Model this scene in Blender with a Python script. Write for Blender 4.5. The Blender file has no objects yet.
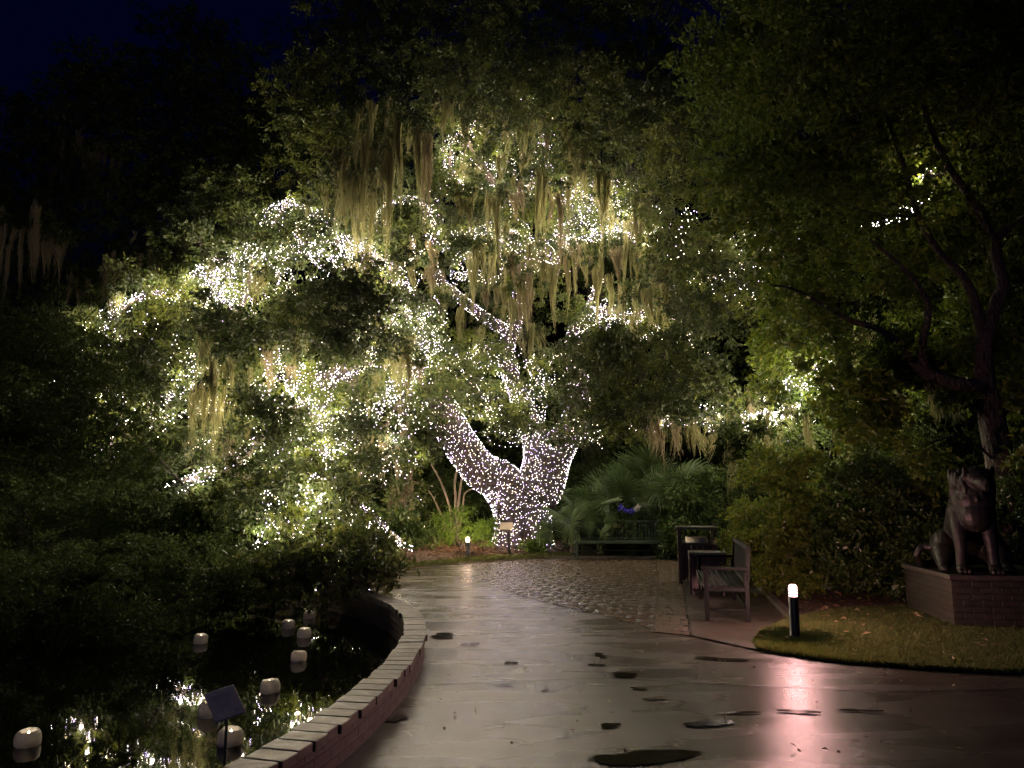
import bpy, bmesh, math, random
import numpy as np
from mathutils import Vector, Matrix

random.seed(7)
RNG = np.random.default_rng(11)
SC = bpy.context.scene
COL = SC.collection
PI = math.pi

# ------------------------------------------------------------------ camera, sky, exposure
CAM_H, FPX, PITCH = 1.6, 773.0, math.radians(8.2)
cd = bpy.data.cameras.new('camera'); cam = bpy.data.objects.new('camera', cd); COL.objects.link(cam)
cam.location = (0, 0, CAM_H); cam.rotation_euler = (PI / 2 + PITCH, 0, 0)
cd.sensor_width = 36; cd.lens = 36 * FPX / 1024; cd.clip_end = 2000; cd.clip_start = 0.05
SC.camera = cam

world = bpy.data.worlds.new('World'); SC.world = world; world.use_nodes = True
wt = world.node_tree; wt.nodes.clear()
wo = wt.nodes.new('ShaderNodeOutputWorld'); wb = wt.nodes.new('ShaderNodeBackground')
sky = wt.nodes.new('ShaderNodeTexSky'); sky.sky_type = 'NISHITA'; sky.sun_disc = False
sky.sun_elevation = math.radians(-5.0); sky.sun_rotation = math.radians(200); sky.ozone_density = 3.0
tint = wt.nodes.new('ShaderNodeMix'); tint.data_type = 'RGBA'; tint.blend_type = 'MULTIPLY'
tint.inputs[0].default_value = 1.0; tint.inputs[7].default_value = (0.30, 0.36, 1.0, 1)
wt.links.new(sky.outputs[0], tint.inputs[6]); wt.links.new(tint.outputs[2], wb.inputs[0])
wb.inputs[1].default_value = 2.5
wt.links.new(wb.outputs[0], wo.inputs[0])

fill_sun = bpy.data.lights.new('fill_sun', 'SUN'); fill_sun.energy = 0.055; fill_sun.angle = math.radians(25); fill_sun.color = (1.0, 0.88, 0.74)  # weak warm fill added from behind the camera, no such source in view
mo = bpy.data.objects.new('fill_sun', fill_sun); COL.objects.link(mo); mo.rotation_euler = (math.radians(42), 0, math.radians(-20))

SC.view_settings.view_transform = 'Standard'; SC.view_settings.look = 'None'
SC.view_settings.exposure = 0.0; SC.view_settings.gamma = 1.0
SC.render.engine = 'CYCLES'
cy = SC.cycles
cy.use_denoising = True; cy.denoiser = 'OPENIMAGEDENOISE'
cy.max_bounces = 5; cy.diffuse_bounces = 2; cy.glossy_bounces = 3; cy.transmission_bounces = 3
cy.transparent_max_bounces = 4; cy.sample_clamp_indirect = 5.0; cy.use_light_tree = True
cy.sample_clamp_direct = 11.0
cy.caustics_reflective = False; cy.caustics_refractive = False

E_STRING = 42.0       # radiance of the bulbs in the crown as they look
P_BULB = 0.72        # light given off per crown bulb (a lamp sits at every 44th and carries its neighbours' share)
E_TRUNK = 40.0       # the denser, dimmer bulbs wound round trunk and limbs
E_BOLL = 2400.0        # radiance of the bollard lamps

# ------------------------------------------------------------------ geometry helpers
CP, SP = math.cos(PITCH), math.sin(PITCH)
def at(px, py, Y):
    """world point seen at a photo pixel, at depth Y"""
    u, v = (px - 512) / FPX, (384 - py) / FPX
    d = (u, CP - v * SP, SP + v * CP); t = Y / d[1]
    return np.array((d[0] * t, Y, CAM_H + d[2] * t))
def gnd(px, py, z=0.0):
    u, v = (px - 512) / FPX, (384 - py) / FPX
    d = (u, CP - v * SP, SP + v * CP); t = (z - CAM_H) / d[2]
    return np.array((d[0] * t, d[1] * t, z))

def tag(o, label=None, cat=None, group=None, kind=None):
    if label: o['label'] = label
    if cat: o['category'] = cat
    if group: o['group'] = group
    if kind: o['kind'] = kind
    return o
def link(name, me, mat=None, parent=None, mats=None):
    o = bpy.data.objects.new(name, me); COL.objects.link(o)
    for m in (mats or ([mat] if mat else [])): me.materials.append(m)
    if parent is not None: o.parent = parent
    return o
def empty(name, loc=(0, 0, 0), rz=0.0):
    o = bpy.data.objects.new(name, None); COL.objects.link(o)
    o.empty_display_size = 0.2
    o.location = loc; o.rotation_euler = (0, 0, rz); return o

def np_mesh(name, V, F, mi=None, smooth=False):
    """V (n,3), F (m,k) one polygon size"""
    V = np.asarray(V, np.float32); F = np.asarray(F, np.int32)
    me = bpy.data.meshes.new(name); m, k = F.shape
    me.vertices.add(len(V)); me.vertices.foreach_set('co', V.ravel())
    me.loops.add(m * k); me.loops.foreach_set('vertex_index', F.ravel())
    me.polygons.add(m); me.polygons.foreach_set('loop_start', np.arange(0, m * k, k, dtype=np.int32))
    if mi is not None: me.polygons.foreach_set('material_index', np.asarray(mi, np.int32))
    me.update(calc_edges=True)
    me.polygons.foreach_set('use_smooth', np.full(m, smooth)); me.update()
    return me

class MB:
    """collects boxes, tubes, lathes and slabs into one mesh"""
    def __init__(s): s.v, s.f = [], []
    def add(s, V, F):
        b = len(s.v); s.v += [tuple(map(float, p)) for p in V]; s.f += [tuple(i + b for i in f) for f in F]; return s
    def box(s, c, d, rot=None):
        x, y, z = d[0] / 2, d[1] / 2, d[2] / 2
        V = [Vector(p) for p in ((-x,-y,-z),(x,-y,-z),(x,y,-z),(-x,y,-z),(-x,-y,z),(x,-y,z),(x,y,z),(-x,y,z))]
        if rot is not None: V = [rot @ p for p in V]
        V = [p + Vector(c) for p in V]
        return s.add(V, [(0,3,2,1),(4,5,6,7),(0,1,5,4),(1,2,6,5),(2,3,7,6),(3,0,4,7)])
    def tube(s, pts, rad, n=10, cap=True, wob=0.0):
        V, F = tube_np(pts, rad, n, wob)
        b = len(s.v); s.add(V, F)
        if cap:
            s.f.append(tuple(b + i for i in reversed(range(n)))); e = b + len(V) - n
            s.f.append(tuple(e + i for i in range(n)))
        return s
    def lathe(s, prof, n=20, c=(0, 0, 0)):
        V, F = [], []
        for r, z in prof:
            for k in range(n):
                a = 2 * PI * k / n; V.append((c[0] + r * math.cos(a), c[1] + r * math.sin(a), c[2] + z))
        for j in range(len(prof) - 1):
            for k in range(n):
                F.append((j*n+k, j*n+(k+1) % n, (j+1)*n+(k+1) % n, (j+1)*n+k))
        F.append(tuple(reversed(range(n)))); F.append(tuple((len(prof)-1)*n + k for k in range(n)))
        return s.add(V, F)
    def ell(s, c, r, n=16, m=10, rot=None):
        V, F = [], []
        for j in range(m + 1):
            t = PI * j / m
            for k in range(n):
                a = 2 * PI * k / n
                p = Vector((r[0]*math.sin(t)*math.cos(a), r[1]*math.sin(t)*math.sin(a), r[2]*math.cos(t)))
                if rot is not None: p = rot @ p
                V.append(p + Vector(c))
        for j in range(m):
            for k in range(n): F.append((j*n+k, (j+1)*n+k, (j+1)*n+(k+1) % n, j*n+(k+1) % n))
        return s.add(V, F)
    def mesh(s, name, smooth=False):
        me = bpy.data.meshes.new(name); me.from_pydata(s.v, [], s.f)
        if smooth: me.polygons.foreach_set('use_smooth', np.full(len(me.polygons), True))
        me.update(); return me
    def build(s, name, mat, parent=None, smooth=False, bevel=0.0):
        o = link(name, s.mesh(name, smooth), mat, parent)
        if bevel:
            m = o.modifiers.new('bevel', 'BEVEL'); m.width = bevel; m.segments = 2; m.limit_method = 'ANGLE'
        return o

def smooth_path(pts, rad, sub=5):
    P = [np.asarray(p, float) for p in pts]; R = list(rad); oP, oR = [], []
    for i in range(len(P) - 1):
        p0 = P[max(i-1, 0)]; p1 = P[i]; p2 = P[i+1]; p3 = P[min(i+2, len(P)-1)]
        for k in range(sub):
            t = k / sub
            oP.append(0.5*((2*p1)+(-p0+p2)*t+(2*p0-5*p1+4*p2-p3)*t*t+(-p0+3*p1-3*p2+p3)*t**3))
            oR.append(R[i]*(1-t)+R[i+1]*t)
    oP.append(P[-1]); oR.append(R[-1]); return np.array(oP), np.array(oR)
def frames(P):
    T = np.gradient(P, axis=0); T /= np.linalg.norm(T, axis=1)[:, None] + 1e-9
    ref = np.where(np.abs(T[:, 2:3]) > 0.9, np.array([[1., 0, 0]]), np.array([[0., 0, 1]]))
    # carry one frame along the path, so that tubes do not twist
    N = np.zeros_like(P); n = np.cross(T[0], ref[0]); n /= np.linalg.norm(n)
    for i in range(len(P)):
        n = n - T[i] * np.dot(n, T[i]); n /= np.linalg.norm(n) + 1e-9; N[i] = n
    return T, N, np.cross(T, N)
def tube_np(P, R, n=10, wob=0.0):
    P = np.asarray(P, float); R = np.asarray(R, float); T, N, B = frames(P)
    a = np.arange(n) * 2 * PI / n
    rr = R[:, None] * np.ones((1, n))
    if wob:
        ph = np.arange(len(P))[:, None]
        rr = rr * (1 + wob*np.sin(3*a[None]+ph*0.35+1.3) + wob*0.8*np.sin(5*a[None]-ph*0.22) + wob*0.6*RNG.standard_normal((len(P), n))*0.6)
    V = P[:, None] + rr[..., None]*(np.cos(a)[None, :, None]*N[:, None] + np.sin(a)[None, :, None]*B[:, None])
    F = [(i*n+k, i*n+(k+1) % n, (i+1)*n+(k+1) % n, (i+1)*n+k) for i in range(len(P)-1) for k in range(n)]
    return V.reshape(-1, 3), F

# ------------------------------------------------------------------ materials
class Mat:
    def __init__(s, name):
        s.m = bpy.data.materials.new(name); s.m.use_nodes = True; s.t = s.m.node_tree; s.t.nodes.clear()
        s.out = s.t.nodes.new('ShaderNodeOutputMaterial'); s.p = s.t.nodes.new('ShaderNodeBsdfPrincipled')
        s.t.links.new(s.p.outputs[0], s.out.inputs[0])
    def n(s, typ, **kw):
        nd = s.t.nodes.new(typ)
        for k, v in kw.items():
            if hasattr(nd, k): setattr(nd, k, v)
            else: nd.inputs[k].default_value = v
        return nd
    def l(s, a, b): s.t.links.new(a, b)
    def set(s, **kw):
        for k, v in kw.items(): s.p.inputs[k.replace('_', ' ')].default_value = v
        return s
    def coords(s, scale=(1, 1, 1), rot=(0, 0, 0), loc=(0, 0, 0)):
        tc = s.n('ShaderNodeTexCoord'); mp = s.n('ShaderNodeMapping')
        mp.inputs['Scale'].default_value = scale; mp.inputs['Rotation'].default_value = rot; mp.inputs['Location'].default_value = loc
        s.l(tc.outputs['Object'], mp.inputs[0]); return mp.outputs[0]
    def noise(s, vec, scale, detail=4, rough=0.55):
        nd = s.n('ShaderNodeTexNoise'); nd.inputs['Scale'].default_value = scale
        nd.inputs['Detail'].default_value = detail; nd.inputs['Roughness'].default_value = rough
        if vec is not None: s.l(vec, nd.inputs['Vector'])
        return nd.outputs['Fac']
    def ramp(s, fac, stops):
        r = s.n('ShaderNodeValToRGB'); e = r.color_ramp.elements
        while len(e) < len(stops): e.new(0.5)
        for i, (p, c) in enumerate(stops):
            e[i].position = p; e[i].color = (*c, 1) if len(c) == 3 else c
        s.l(fac, r.inputs[0]); return r.outputs[0]
    def bump(s, h, strength, dist=0.02, normal=None):
        b = s.n('ShaderNodeBump'); b.inputs['Strength'].default_value = strength; b.inputs['Distance'].default_value = dist
        s.l(h, b.inputs['Height'])
        if normal is not None: s.l(normal, b.inputs['Normal'])
        s.l(b.outputs[0], s.p.inputs['Normal']); return b.outputs[0]
def g(v): return (v, v, v)

def leaf_mat(name, c0, c1, c2, rough=0.38, trans=0.35, spec=0.5):
    s = Mat(name); ge = s.n('ShaderNodeNewGeometry')
    col = s.ramp(ge.outputs['Random Per Island'], [(0.0, c0), (0.55, c1), (1.0, c2)])
    s.l(col, s.p.inputs['Base Color']); s.set(Roughness=rough); s.p.inputs['Specular IOR Level'].default_value = spec
    tr = s.n('ShaderNodeBsdfTranslucent'); s.l(col, tr.inputs[0])
    mx = s.n('ShaderNodeMixShader'); mx.inputs[0].default_value = trans
    s.l(s.p.outputs[0], mx.inputs[1]); s.l(tr.outputs[0], mx.inputs[2]); s.l(mx.outputs[0], s.out.inputs[0])
    return s.m
M = {}
M['oak_leaf'] = leaf_mat('oak leaf', (0.042, 0.066, 0.015), (0.066, 0.092, 0.020), (0.115, 0.132, 0.030))
M['old_leaf'] = leaf_mat('old oak leaf', (0.022, 0.036, 0.010), (0.036, 0.054, 0.014), (0.060, 0.076, 0.020))
M['new_leaf'] = leaf_mat('young oak leaf', (0.075, 0.105, 0.018), (0.110, 0.140, 0.024), (0.180, 0.190, 0.040), trans=0.45)
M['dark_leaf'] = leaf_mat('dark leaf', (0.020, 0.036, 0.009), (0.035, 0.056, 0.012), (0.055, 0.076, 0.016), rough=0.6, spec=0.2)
M['shaded_leaf'] = leaf_mat('shaded canopy leaf', (0.035, 0.062, 0.009), (0.060, 0.092, 0.012), (0.10, 0.118, 0.016), rough=0.65, spec=0.15, trans=0.35)  # darker copy for the upper crown, weaker light put into the colour
M['yellow_leaf'] = leaf_mat('yellow green leaf', (0.060, 0.105, 0.012), (0.108, 0.160, 0.018), (0.180, 0.205, 0.024), trans=0.45)
M['shrub_leaf'] = leaf_mat('shrub leaf', (0.028, 0.060, 0.012), (0.045, 0.085, 0.016), (0.085, 0.115, 0.020))
M['fern_leaf'] = leaf_mat('bright leaf', (0.060, 0.130, 0.012), (0.095, 0.175, 0.018), (0.150, 0.220, 0.030), trans=0.45)
M['palm_leaf'] = leaf_mat('palm leaf', (0.055, 0.100, 0.036), (0.080, 0.130, 0.046), (0.110, 0.155, 0.056), rough=0.4, spec=0.5)
M['moss'] = leaf_mat('hanging moss', (0.22, 0.22, 0.10), (0.31, 0.30, 0.15), (0.40, 0.38, 0.20), rough=0.9, trans=0.58, spec=0.1)
M['grey_moss'] = leaf_mat('grey hanging moss', (0.20, 0.17, 0.10), (0.28, 0.24, 0.15), (0.36, 0.31, 0.20), rough=0.9, trans=0.52, spec=0.1)
M['litter'] = leaf_mat('fallen leaf', (0.050, 0.024, 0.010), (0.100, 0.050, 0.020), (0.190, 0.110, 0.050), rough=0.55, trans=0.1)
M['pale_litter'] = leaf_mat('pale fallen leaf', (0.12, 0.08, 0.04), (0.25, 0.19, 0.09), (0.42, 0.34, 0.2), rough=0.5, trans=0.1)
M['grass'] = leaf_mat('grass blade', (0.040, 0.070, 0.010), (0.068, 0.098, 0.014), (0.125, 0.130, 0.028), rough=0.6, trans=0.4)
M['blue_flower'] = leaf_mat('blue petal', (0.05, 0.06, 0.45), (0.10, 0.10, 0.65), (0.22, 0.16, 0.75), trans=0.4)
M['white_flower'] = leaf_mat('white petal', (0.5, 0.5, 0.5), (0.6, 0.6, 0.58), (0.7, 0.68, 0.66), trans=0.4)

def bark_mat(name, c0, c1):
    s = Mat(name); v = s.coords((1, 1, 0.35)); n1 = s.noise(v, 7.0, 8, 0.65)
    s.l(s.ramp(n1, [(0.3, c0), (0.7, c1)]), s.p.inputs['Base Color'])
    vo = s.n('ShaderNodeTexVoronoi', feature='DISTANCE_TO_EDGE'); vo.inputs['Scale'].default_value = 14; s.l(v, vo.inputs['Vector'])
    b = s.bump(vo.outputs['Distance'], 0.9, 0.10); b2 = s.bump(n1, 0.8, 0.10, b)
    s.set(Roughness=0.85); return s.m
M['bark'] = bark_mat('oak bark', (0.015, 0.010, 0.009), (0.075, 0.052, 0.045))
M['dark_bark'] = bark_mat('wet dark bark', (0.015, 0.012, 0.009), (0.06, 0.048, 0.035))
M['pale_bark'] = bark_mat('pale stem', (0.14, 0.11, 0.07), (0.30, 0.25, 0.17))

def emit(name, c, e):
    s = Mat(name); em = s.n('ShaderNodeEmission'); em.inputs[0].default_value = (*c, 1); em.inputs[1].default_value = e
    s.l(em.outputs[0], s.out.inputs[0]); return s.m
BULB_C = [('warm white bulb', (1.0, 0.84, 0.62)), ('white bulb', (1.0, 0.93, 0.88)), ('violet white bulb', (0.76, 0.58, 1.0))]
BULBS = [emit(n_, c_, E_STRING) for n_, c_ in BULB_C] + [emit('dim '+n_, c_, E_TRUNK) for n_, c_ in BULB_C]
M['lamp_glow'] = emit('bollard lamp glow', (1.0, 0.48, 0.46), E_BOLL)
M['lamp_glow_warm'] = emit('far bollard lamp glow', (1.0, 0.66, 0.48), E_BOLL)

def plain(name, c, rough=0.5, metal=0.0, noise=0.25, nscale=30, bump=0.0, spec=0.5):
    s = Mat(name); v = s.coords(); n = s.noise(v, nscale, 5)
    s.l(s.ramp(n, [(0.25, tuple(x*(1-noise) for x in c)), (0.75, tuple(min(1, x*(1+noise)) for x in c))]), s.p.inputs['Base Color'])
    s.l(s.ramp(n, [(0.2, g(rough*0.8)), (0.8, g(min(1, rough*1.2)))]), s.p.inputs['Roughness'])
    s.set(Metallic=metal); s.p.inputs['Specular IOR Level'].default_value = spec
    if bump: s.bump(n, bump, 0.01)
    return s.m
M['cable'] = plain('green cable', (0.01, 0.012, 0.008), 0.5)
M['black_metal'] = plain('black metal', (0.012, 0.012, 0.012), 0.35)
M['dimmed_green'] = plain('dimmed green enamel', (0.0045, 0.006, 0.0045), 0.6, spec=0.07)  # bench green, darkened in colour to offset the strong lamp light
M['wood'] = plain('dark wet wood', (0.055, 0.038, 0.026), 0.38, nscale=14, bump=0.3, noise=0.4)
M['grey_wood'] = plain('grey wet wood', (0.06, 0.055, 0.042), 0.3, nscale=14, bump=0.3, noise=0.4)
M['plaque'] = plain('brass plaque', (0.22, 0.19, 0.10), 0.35, metal=0.4)
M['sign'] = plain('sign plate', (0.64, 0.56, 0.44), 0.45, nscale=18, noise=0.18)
M['sign_ink'] = plain('faded sign print', (0.40, 0.36, 0.31), 0.5)
M['lantern'] = leaf_mat('frosted white lantern', (0.60, 0.56, 0.50), (0.62, 0.58, 0.52), (0.64, 0.60, 0.54), rough=0.35, trans=0.35)
M['wax'] = plain('candle wax', (0.7, 0.66, 0.55), 0.5)
M['bronze'] = plain('dark bronze', (0.012, 0.011, 0.008), 0.5, metal=0.4, nscale=9, noise=0.5, bump=0.5)

# wet concrete
def concrete(name, c0, c1, r0, r1, bumpk=0.5):
    s = Mat(name); v = s.coords()
    big = s.noise(v, 0.55, 2, 0.5); mid = s.noise(v, 2.2, 3, 0.5); fine = s.noise(v, 60, 4, 0.6)
    mx = s.n('ShaderNodeMath', operation='ADD'); s.l(big, mx.inputs[0]); s.l(mid, mx.inputs[1])
    hf = s.n('ShaderNodeMath', operation='MULTIPLY'); s.l(mx.outputs[0], hf.inputs[0]); hf.inputs[1].default_value = 0.5
    s.l(s.ramp(hf.outputs[0], [(0.35, c0), (0.65, c1)]), s.p.inputs['Base Color'])
    vs = s.coords((0.45, 1.5, 1)); st = s.noise(vs, 1.6, 2, 0.4)            # long soft drainage streaks
    s.l(s.ramp(st, [(0.30, g(r0)), (0.70, g(r1))]), s.p.inputs['Roughness'])
    ad = s.n('ShaderNodeMath', operation='MULTIPLY_ADD'); s.l(mid, ad.inputs[0]); ad.inputs[1].default_value = 0.0; s.l(fine, ad.inputs[2])
    s.bump(ad.outputs[0], bumpk, 0.0045); s.p.inputs['IOR'].default_value = 1.7
    return s.m
M['concrete'] = concrete('wet concrete', (0.026, 0.022, 0.017), (0.060, 0.051, 0.040), 0.19, 0.34)
M['pad'] = concrete('wet concrete pad', (0.030, 0.025, 0.019), (0.060, 0.050, 0.037), 0.26, 0.42)
M['kerb'] = concrete('kerb concrete', (0.07, 0.060, 0.047), (0.13, 0.112, 0.09), 0.35, 0.5)
M['joint'] = plain('dark joint', (0.012, 0.010, 0.008), 0.4)
def bricks(name, c0, c1, cm, bw, bh, mortar, rot=0.0, wall=False, rough=(0.25, 0.5), bumpk=0.8, bd=0.02, ms=0.4):
    s = Mat(name)
    if wall:
        tc = s.n('ShaderNodeTexCoord'); v = tc.outputs['UV']
    else: v = s.coords(rot=(0, 0, rot))
    b = s.n('ShaderNodeTexBrick'); b.inputs['Scale'].default_value = 1; b.inputs['Brick Width'].default_value = bw
    b.inputs['Row Height'].default_value = bh; b.inputs['Mortar Size'].default_value = mortar; b.inputs['Mortar Smooth'].default_value = ms
    b.inputs['Color1'].default_value = (*c0, 1); b.inputs['Color2'].default_value = (*c1, 1); b.inputs['Mortar'].default_value = (*cm, 1)
    s.l(v, b.inputs['Vector']); n = s.noise(v, 11, 5)
    mx = s.n('ShaderNodeMix', data_type='RGBA', blend_type='MULTIPLY'); mx.inputs[0].default_value = 0.8
    s.l(b.outputs['Color'], mx.inputs[6]); s.l(s.ramp(n, [(0.25, g(0.5)), (0.75, g(1.25))]), mx.inputs[7])
    s.l(mx.outputs[2], s.p.inputs['Base Color'])
    s.l(s.ramp(n, [(0.3, g(rough[0])), (0.7, g(rough[1]))]), s.p.inputs['Roughness'])
    iv = s.n('ShaderNodeMath', operation='MULTIPLY_ADD'); s.l(b.outputs['Fac'], iv.inputs[0]); iv.inputs[1].default_value = -1.0
    lo = s.noise(v, 3.3 / max(bw, .01) * .2, 2); s.l(lo, iv.inputs[2])
    s.bump(iv.outputs[0], bumpk, bd); return s.m
PAD_ROT = math.atan2(1.56, 7.8)        # the right-hand pad, its benches and the paving border all run this way
M['paving'] = bricks('wet brick paving', (0.085, 0.058, 0.040), (0.12, 0.085, 0.058), (0.02, 0.017, 0.014), 0.30, 0.34, 0.075, rot=PAD_ROT + 0.0, rough=(0.18, 0.34), bumpk=1.0, bd=0.035, ms=1.0)
M['border'] = bricks('paving border brick', (0.080, 0.058, 0.042), (0.11, 0.080, 0.058), (0.02, 0.017, 0.014), 0.21, 0.42, 0.018, rot=PAD_ROT, rough=(0.22, 0.4))
M['wall_brick'] = bricks('pond wall brick', (0.060, 0.038, 0.028), (0.085, 0.052, 0.038), (0.035, 0.030, 0.025), 0.21, 0.072, 0.009, wall=True, rough=(0.4, 0.65), bd=0.012)
def coping_mat():
    s = Mat('coping brick'); ge = s.n('ShaderNodeNewGeometry'); v = s.coords(); n = s.noise(v, 13, 7, .7); n2 = s.noise(v, 2.1, 4)
    mx = s.n('ShaderNodeMix', data_type='RGBA', blend_type='MULTIPLY'); mx.inputs[0].default_value = 1
    s.l(s.ramp(ge.outputs['Random Per Island'], [(0, (.066, .055, .042)), (.6, (.11, .094, .072)), (1, (.155, .132, .10))]), mx.inputs[6])
    ad = s.n('ShaderNodeMath', operation='MULTIPLY'); s.l(n, ad.inputs[0]); s.l(n2, ad.inputs[1])
    s.l(s.ramp(ad.outputs[0], [(.12, g(.35)), (.3, g(1.1))]), mx.inputs[7]); s.l(mx.outputs[2], s.p.inputs['Base Color'])
    s.l(s.ramp(n, [(.3, g(.3)), (.7, g(.65))]), s.p.inputs['Roughness']); s.bump(n, .5, .012); return s.m
M['coping'] = coping_mat()
M['pedestal'] = bricks('mossy pedestal brick', (0.020, 0.020, 0.008), (0.028, 0.022, 0.011), (0.014, 0.013, 0.008), 0.22, 0.075, 0.010, wall=True, rough=(0.5, 0.8), bd=0.012)
M['pedestal_cap'] = plain('pedestal cap', (0.040, 0.035, 0.022), 0.6, nscale=12, noise=0.4, bump=0.3)

def earth(name, c0, c1, scale=9, rough=0.75, bumpk=0.9):
    s = Mat(name); v = s.coords(); n = s.noise(v, scale, 8, 0.7); n2 = s.noise(v, 55, 4, 0.7)
    s.l(s.ramp(n, [(0.3, c0), (0.7, c1)]), s.p.inputs['Base Color']); s.set(Roughness=rough)
    ad = s.n('ShaderNodeMath', operation='ADD'); s.l(n, ad.inputs[0]); s.l(n2, ad.inputs[1])
    s.bump(ad.outputs[0], bumpk, 0.04); return s.m
M['earth'] = earth('dark earth', (0.015, 0.012, 0.007), (0.045, 0.034, 0.020))
M['mulch'] = earth('leaf mulch', (0.030, 0.015, 0.008), (0.085, 0.044, 0.022), 22)
M['turf'] = earth('turf soil', (0.030, 0.034, 0.008), (0.065, 0.068, 0.016), 14)
def water(name, base, rough, bumpk, sc):
    s = Mat(name); s.set(Roughness=rough, IOR=1.33); s.p.inputs['Base Color'].default_value = (*base, 1)
    v = s.coords((1, 0.6, 1)); n = s.noise(v, sc, 3, 0.5); s.bump(n, bumpk, 0.02); return s.m
M['pond'] = water('dark pond water', (0.004, 0.005, 0.003), 0.018, 0.034, 6.5)
M['puddle'] = water('puddle water', (0.016, 0.014, 0.011), 0.07, 0.05, 14)

# ------------------------------------------------------------------ pond, wall, ground and paving
INNER = [gnd(*p, 0.25)[:2] for p in ((348, 590), (378, 598), (401, 611), (405, 626), (398, 647), (369, 673.5), (324, 712), (250, 755))]
PC = np.array((-10.2, 6.9)); RM = 9.1
def pond_loop():
    """closed inner outline: photo-measured on the right, round beyond the frame"""
    ang = np.array([math.atan2(p[1]-PC[1], p[0]-PC[0]) for p in INNER]); rad = np.array([np.linalg.norm(p-PC) for p in INNER])
    o = np.argsort(ang); ang, rad = ang[o], rad[o]
    A = np.linspace(-PI, PI, 361)[:-1]
    xs = np.concatenate(([-PI, ang[0]-0.35], ang, [ang[-1]+0.45, PI])); ys = np.concatenate(([RM, RM], rad, [RM-0.2, RM]))
    r = np.interp(A, xs, ys)
    k = np.ones(13) / 13; r = np.convolve(np.concatenate((r[-12:], r, r[:12])), k, 'same')[12:-12]
    return A, r
PA, PR = pond_loop()
def ring(off): return np.stack((PC[0]+(PR+off)*np.cos(PA), PC[1]+(PR+off)*np.sin(PA)), 1)
def loft(rows, closed=True):
    """rows: list of (n,3) loops -> quads"""
    n = len(rows[0]); V = np.concatenate(rows); F = []
    for j in range(len(rows)-1):
        for k in range(n): F.append((j*n+k, j*n+(k+1) % n, (j+1)*n+(k+1) % n, (j+1)*n+k))
    return V, np.array(F)
def z3(p2, z): return np.concatenate((p2, np.full((len(p2), 1), z)), 1)

V, F = loft([z3(ring(0.10), 0.0)] + [z3(PC + (ring(0.10)-PC)*k, 0.0) for k in (1.15, 1.5, 2.2, 3.5, 6, 12, 40)])
tag(link('ground', np_mesh('ground', V, F), M['earth']), kind='structure')
V = np.concatenate((z3(ring(0.05), -0.12), [[*PC, -0.12]])); n = len(PA)
tag(link('pond_water', np_mesh('pond_water', V, [(k, (k+1) % n, n) for k in range(n)]), M['pond']), kind='structure')

wall = empty('pond_wall', (PC[0], PC[1], 0)); tag(wall, 'low curved brick wall with pale brick coping round the dark pond', 'wall')
def to_local(V, o): return np.asarray(V) - np.array(o.location)
V, F = loft([z3(ring(0.02), -0.7), z3(ring(0.02), 0.19), z3(ring(0.195), 0.19), z3(ring(0.195), -0.05)])
me = np_mesh('brickwork', to_local(V, wall), F)
uv = me.uv_layers.new(name='UVMap'); per = PA * (RM + 0.2)
lv = np.empty(len(me.loops), np.int32); me.loops.foreach_get('vertex_index', lv)
U = per[lv % n]; U = np.where((lv % n == 0) & (np.arange(len(lv)) // 4 % n == n-1), PI*(RM+0.2), U)
uv.data.foreach_set('uv', np.stack((U, V[lv, 2]), 1).astype(np.float32).ravel())
link('brickwork', me, M['wall_brick'], wall)
mb = MB(); arc = 0.0; ri, ro = ring(-0.012), ring(0.262)
NB = int(2*PI*RM/0.16)
for k in range(NB):                           # coping units laid crosswise, each a hair out of true
    a0 = -PI + 2*PI*k/NB; a1 = a0 + 2*PI/NB - 0.0011
    rr0, rr1 = np.interp([a0, a1], PA, PR); j = random.uniform(-.004, .004); zt = 0.25 + random.uniform(-.003, .003); jo = random.uniform(-.012, .012)
    q = []
    for z in (0.192, zt):
        for r_, a_ in ((rr0-0.012+jo, a0), (rr0+0.222+jo, a0), (rr1+0.222+jo, a1), (rr1-0.012+jo, a1)):
            q.append((r_*math.cos(a_), r_*math.sin(a_), z+j*0))
    mb.add(q, [(0,3,2,1),(4,5,6,7),(0,1,5,4),(1,2,6,5),(2,3,7,6),(3,0,4,7)])
mb.build('coping', M['coping'], wall, bevel=0.006)

def sheet(name, poly, z, mat, parent=None, kind='structure', grid=None):
    bm = bmesh.new(); vs = [bm.verts.new((p[0], p[1], z)) for p in poly]; f = bm.faces.new(vs)
    bm.normal_update()
    if f.normal.z < 0: f.normal_flip()
    bmesh.ops.triangulate(bm, faces=bm.faces[:]); me = bpy.data.meshes.new(name); bm.to_mesh(me); bm.free()
    o = link(name, me, mat, parent)
    if kind: o['kind'] = kind
    return o
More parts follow.
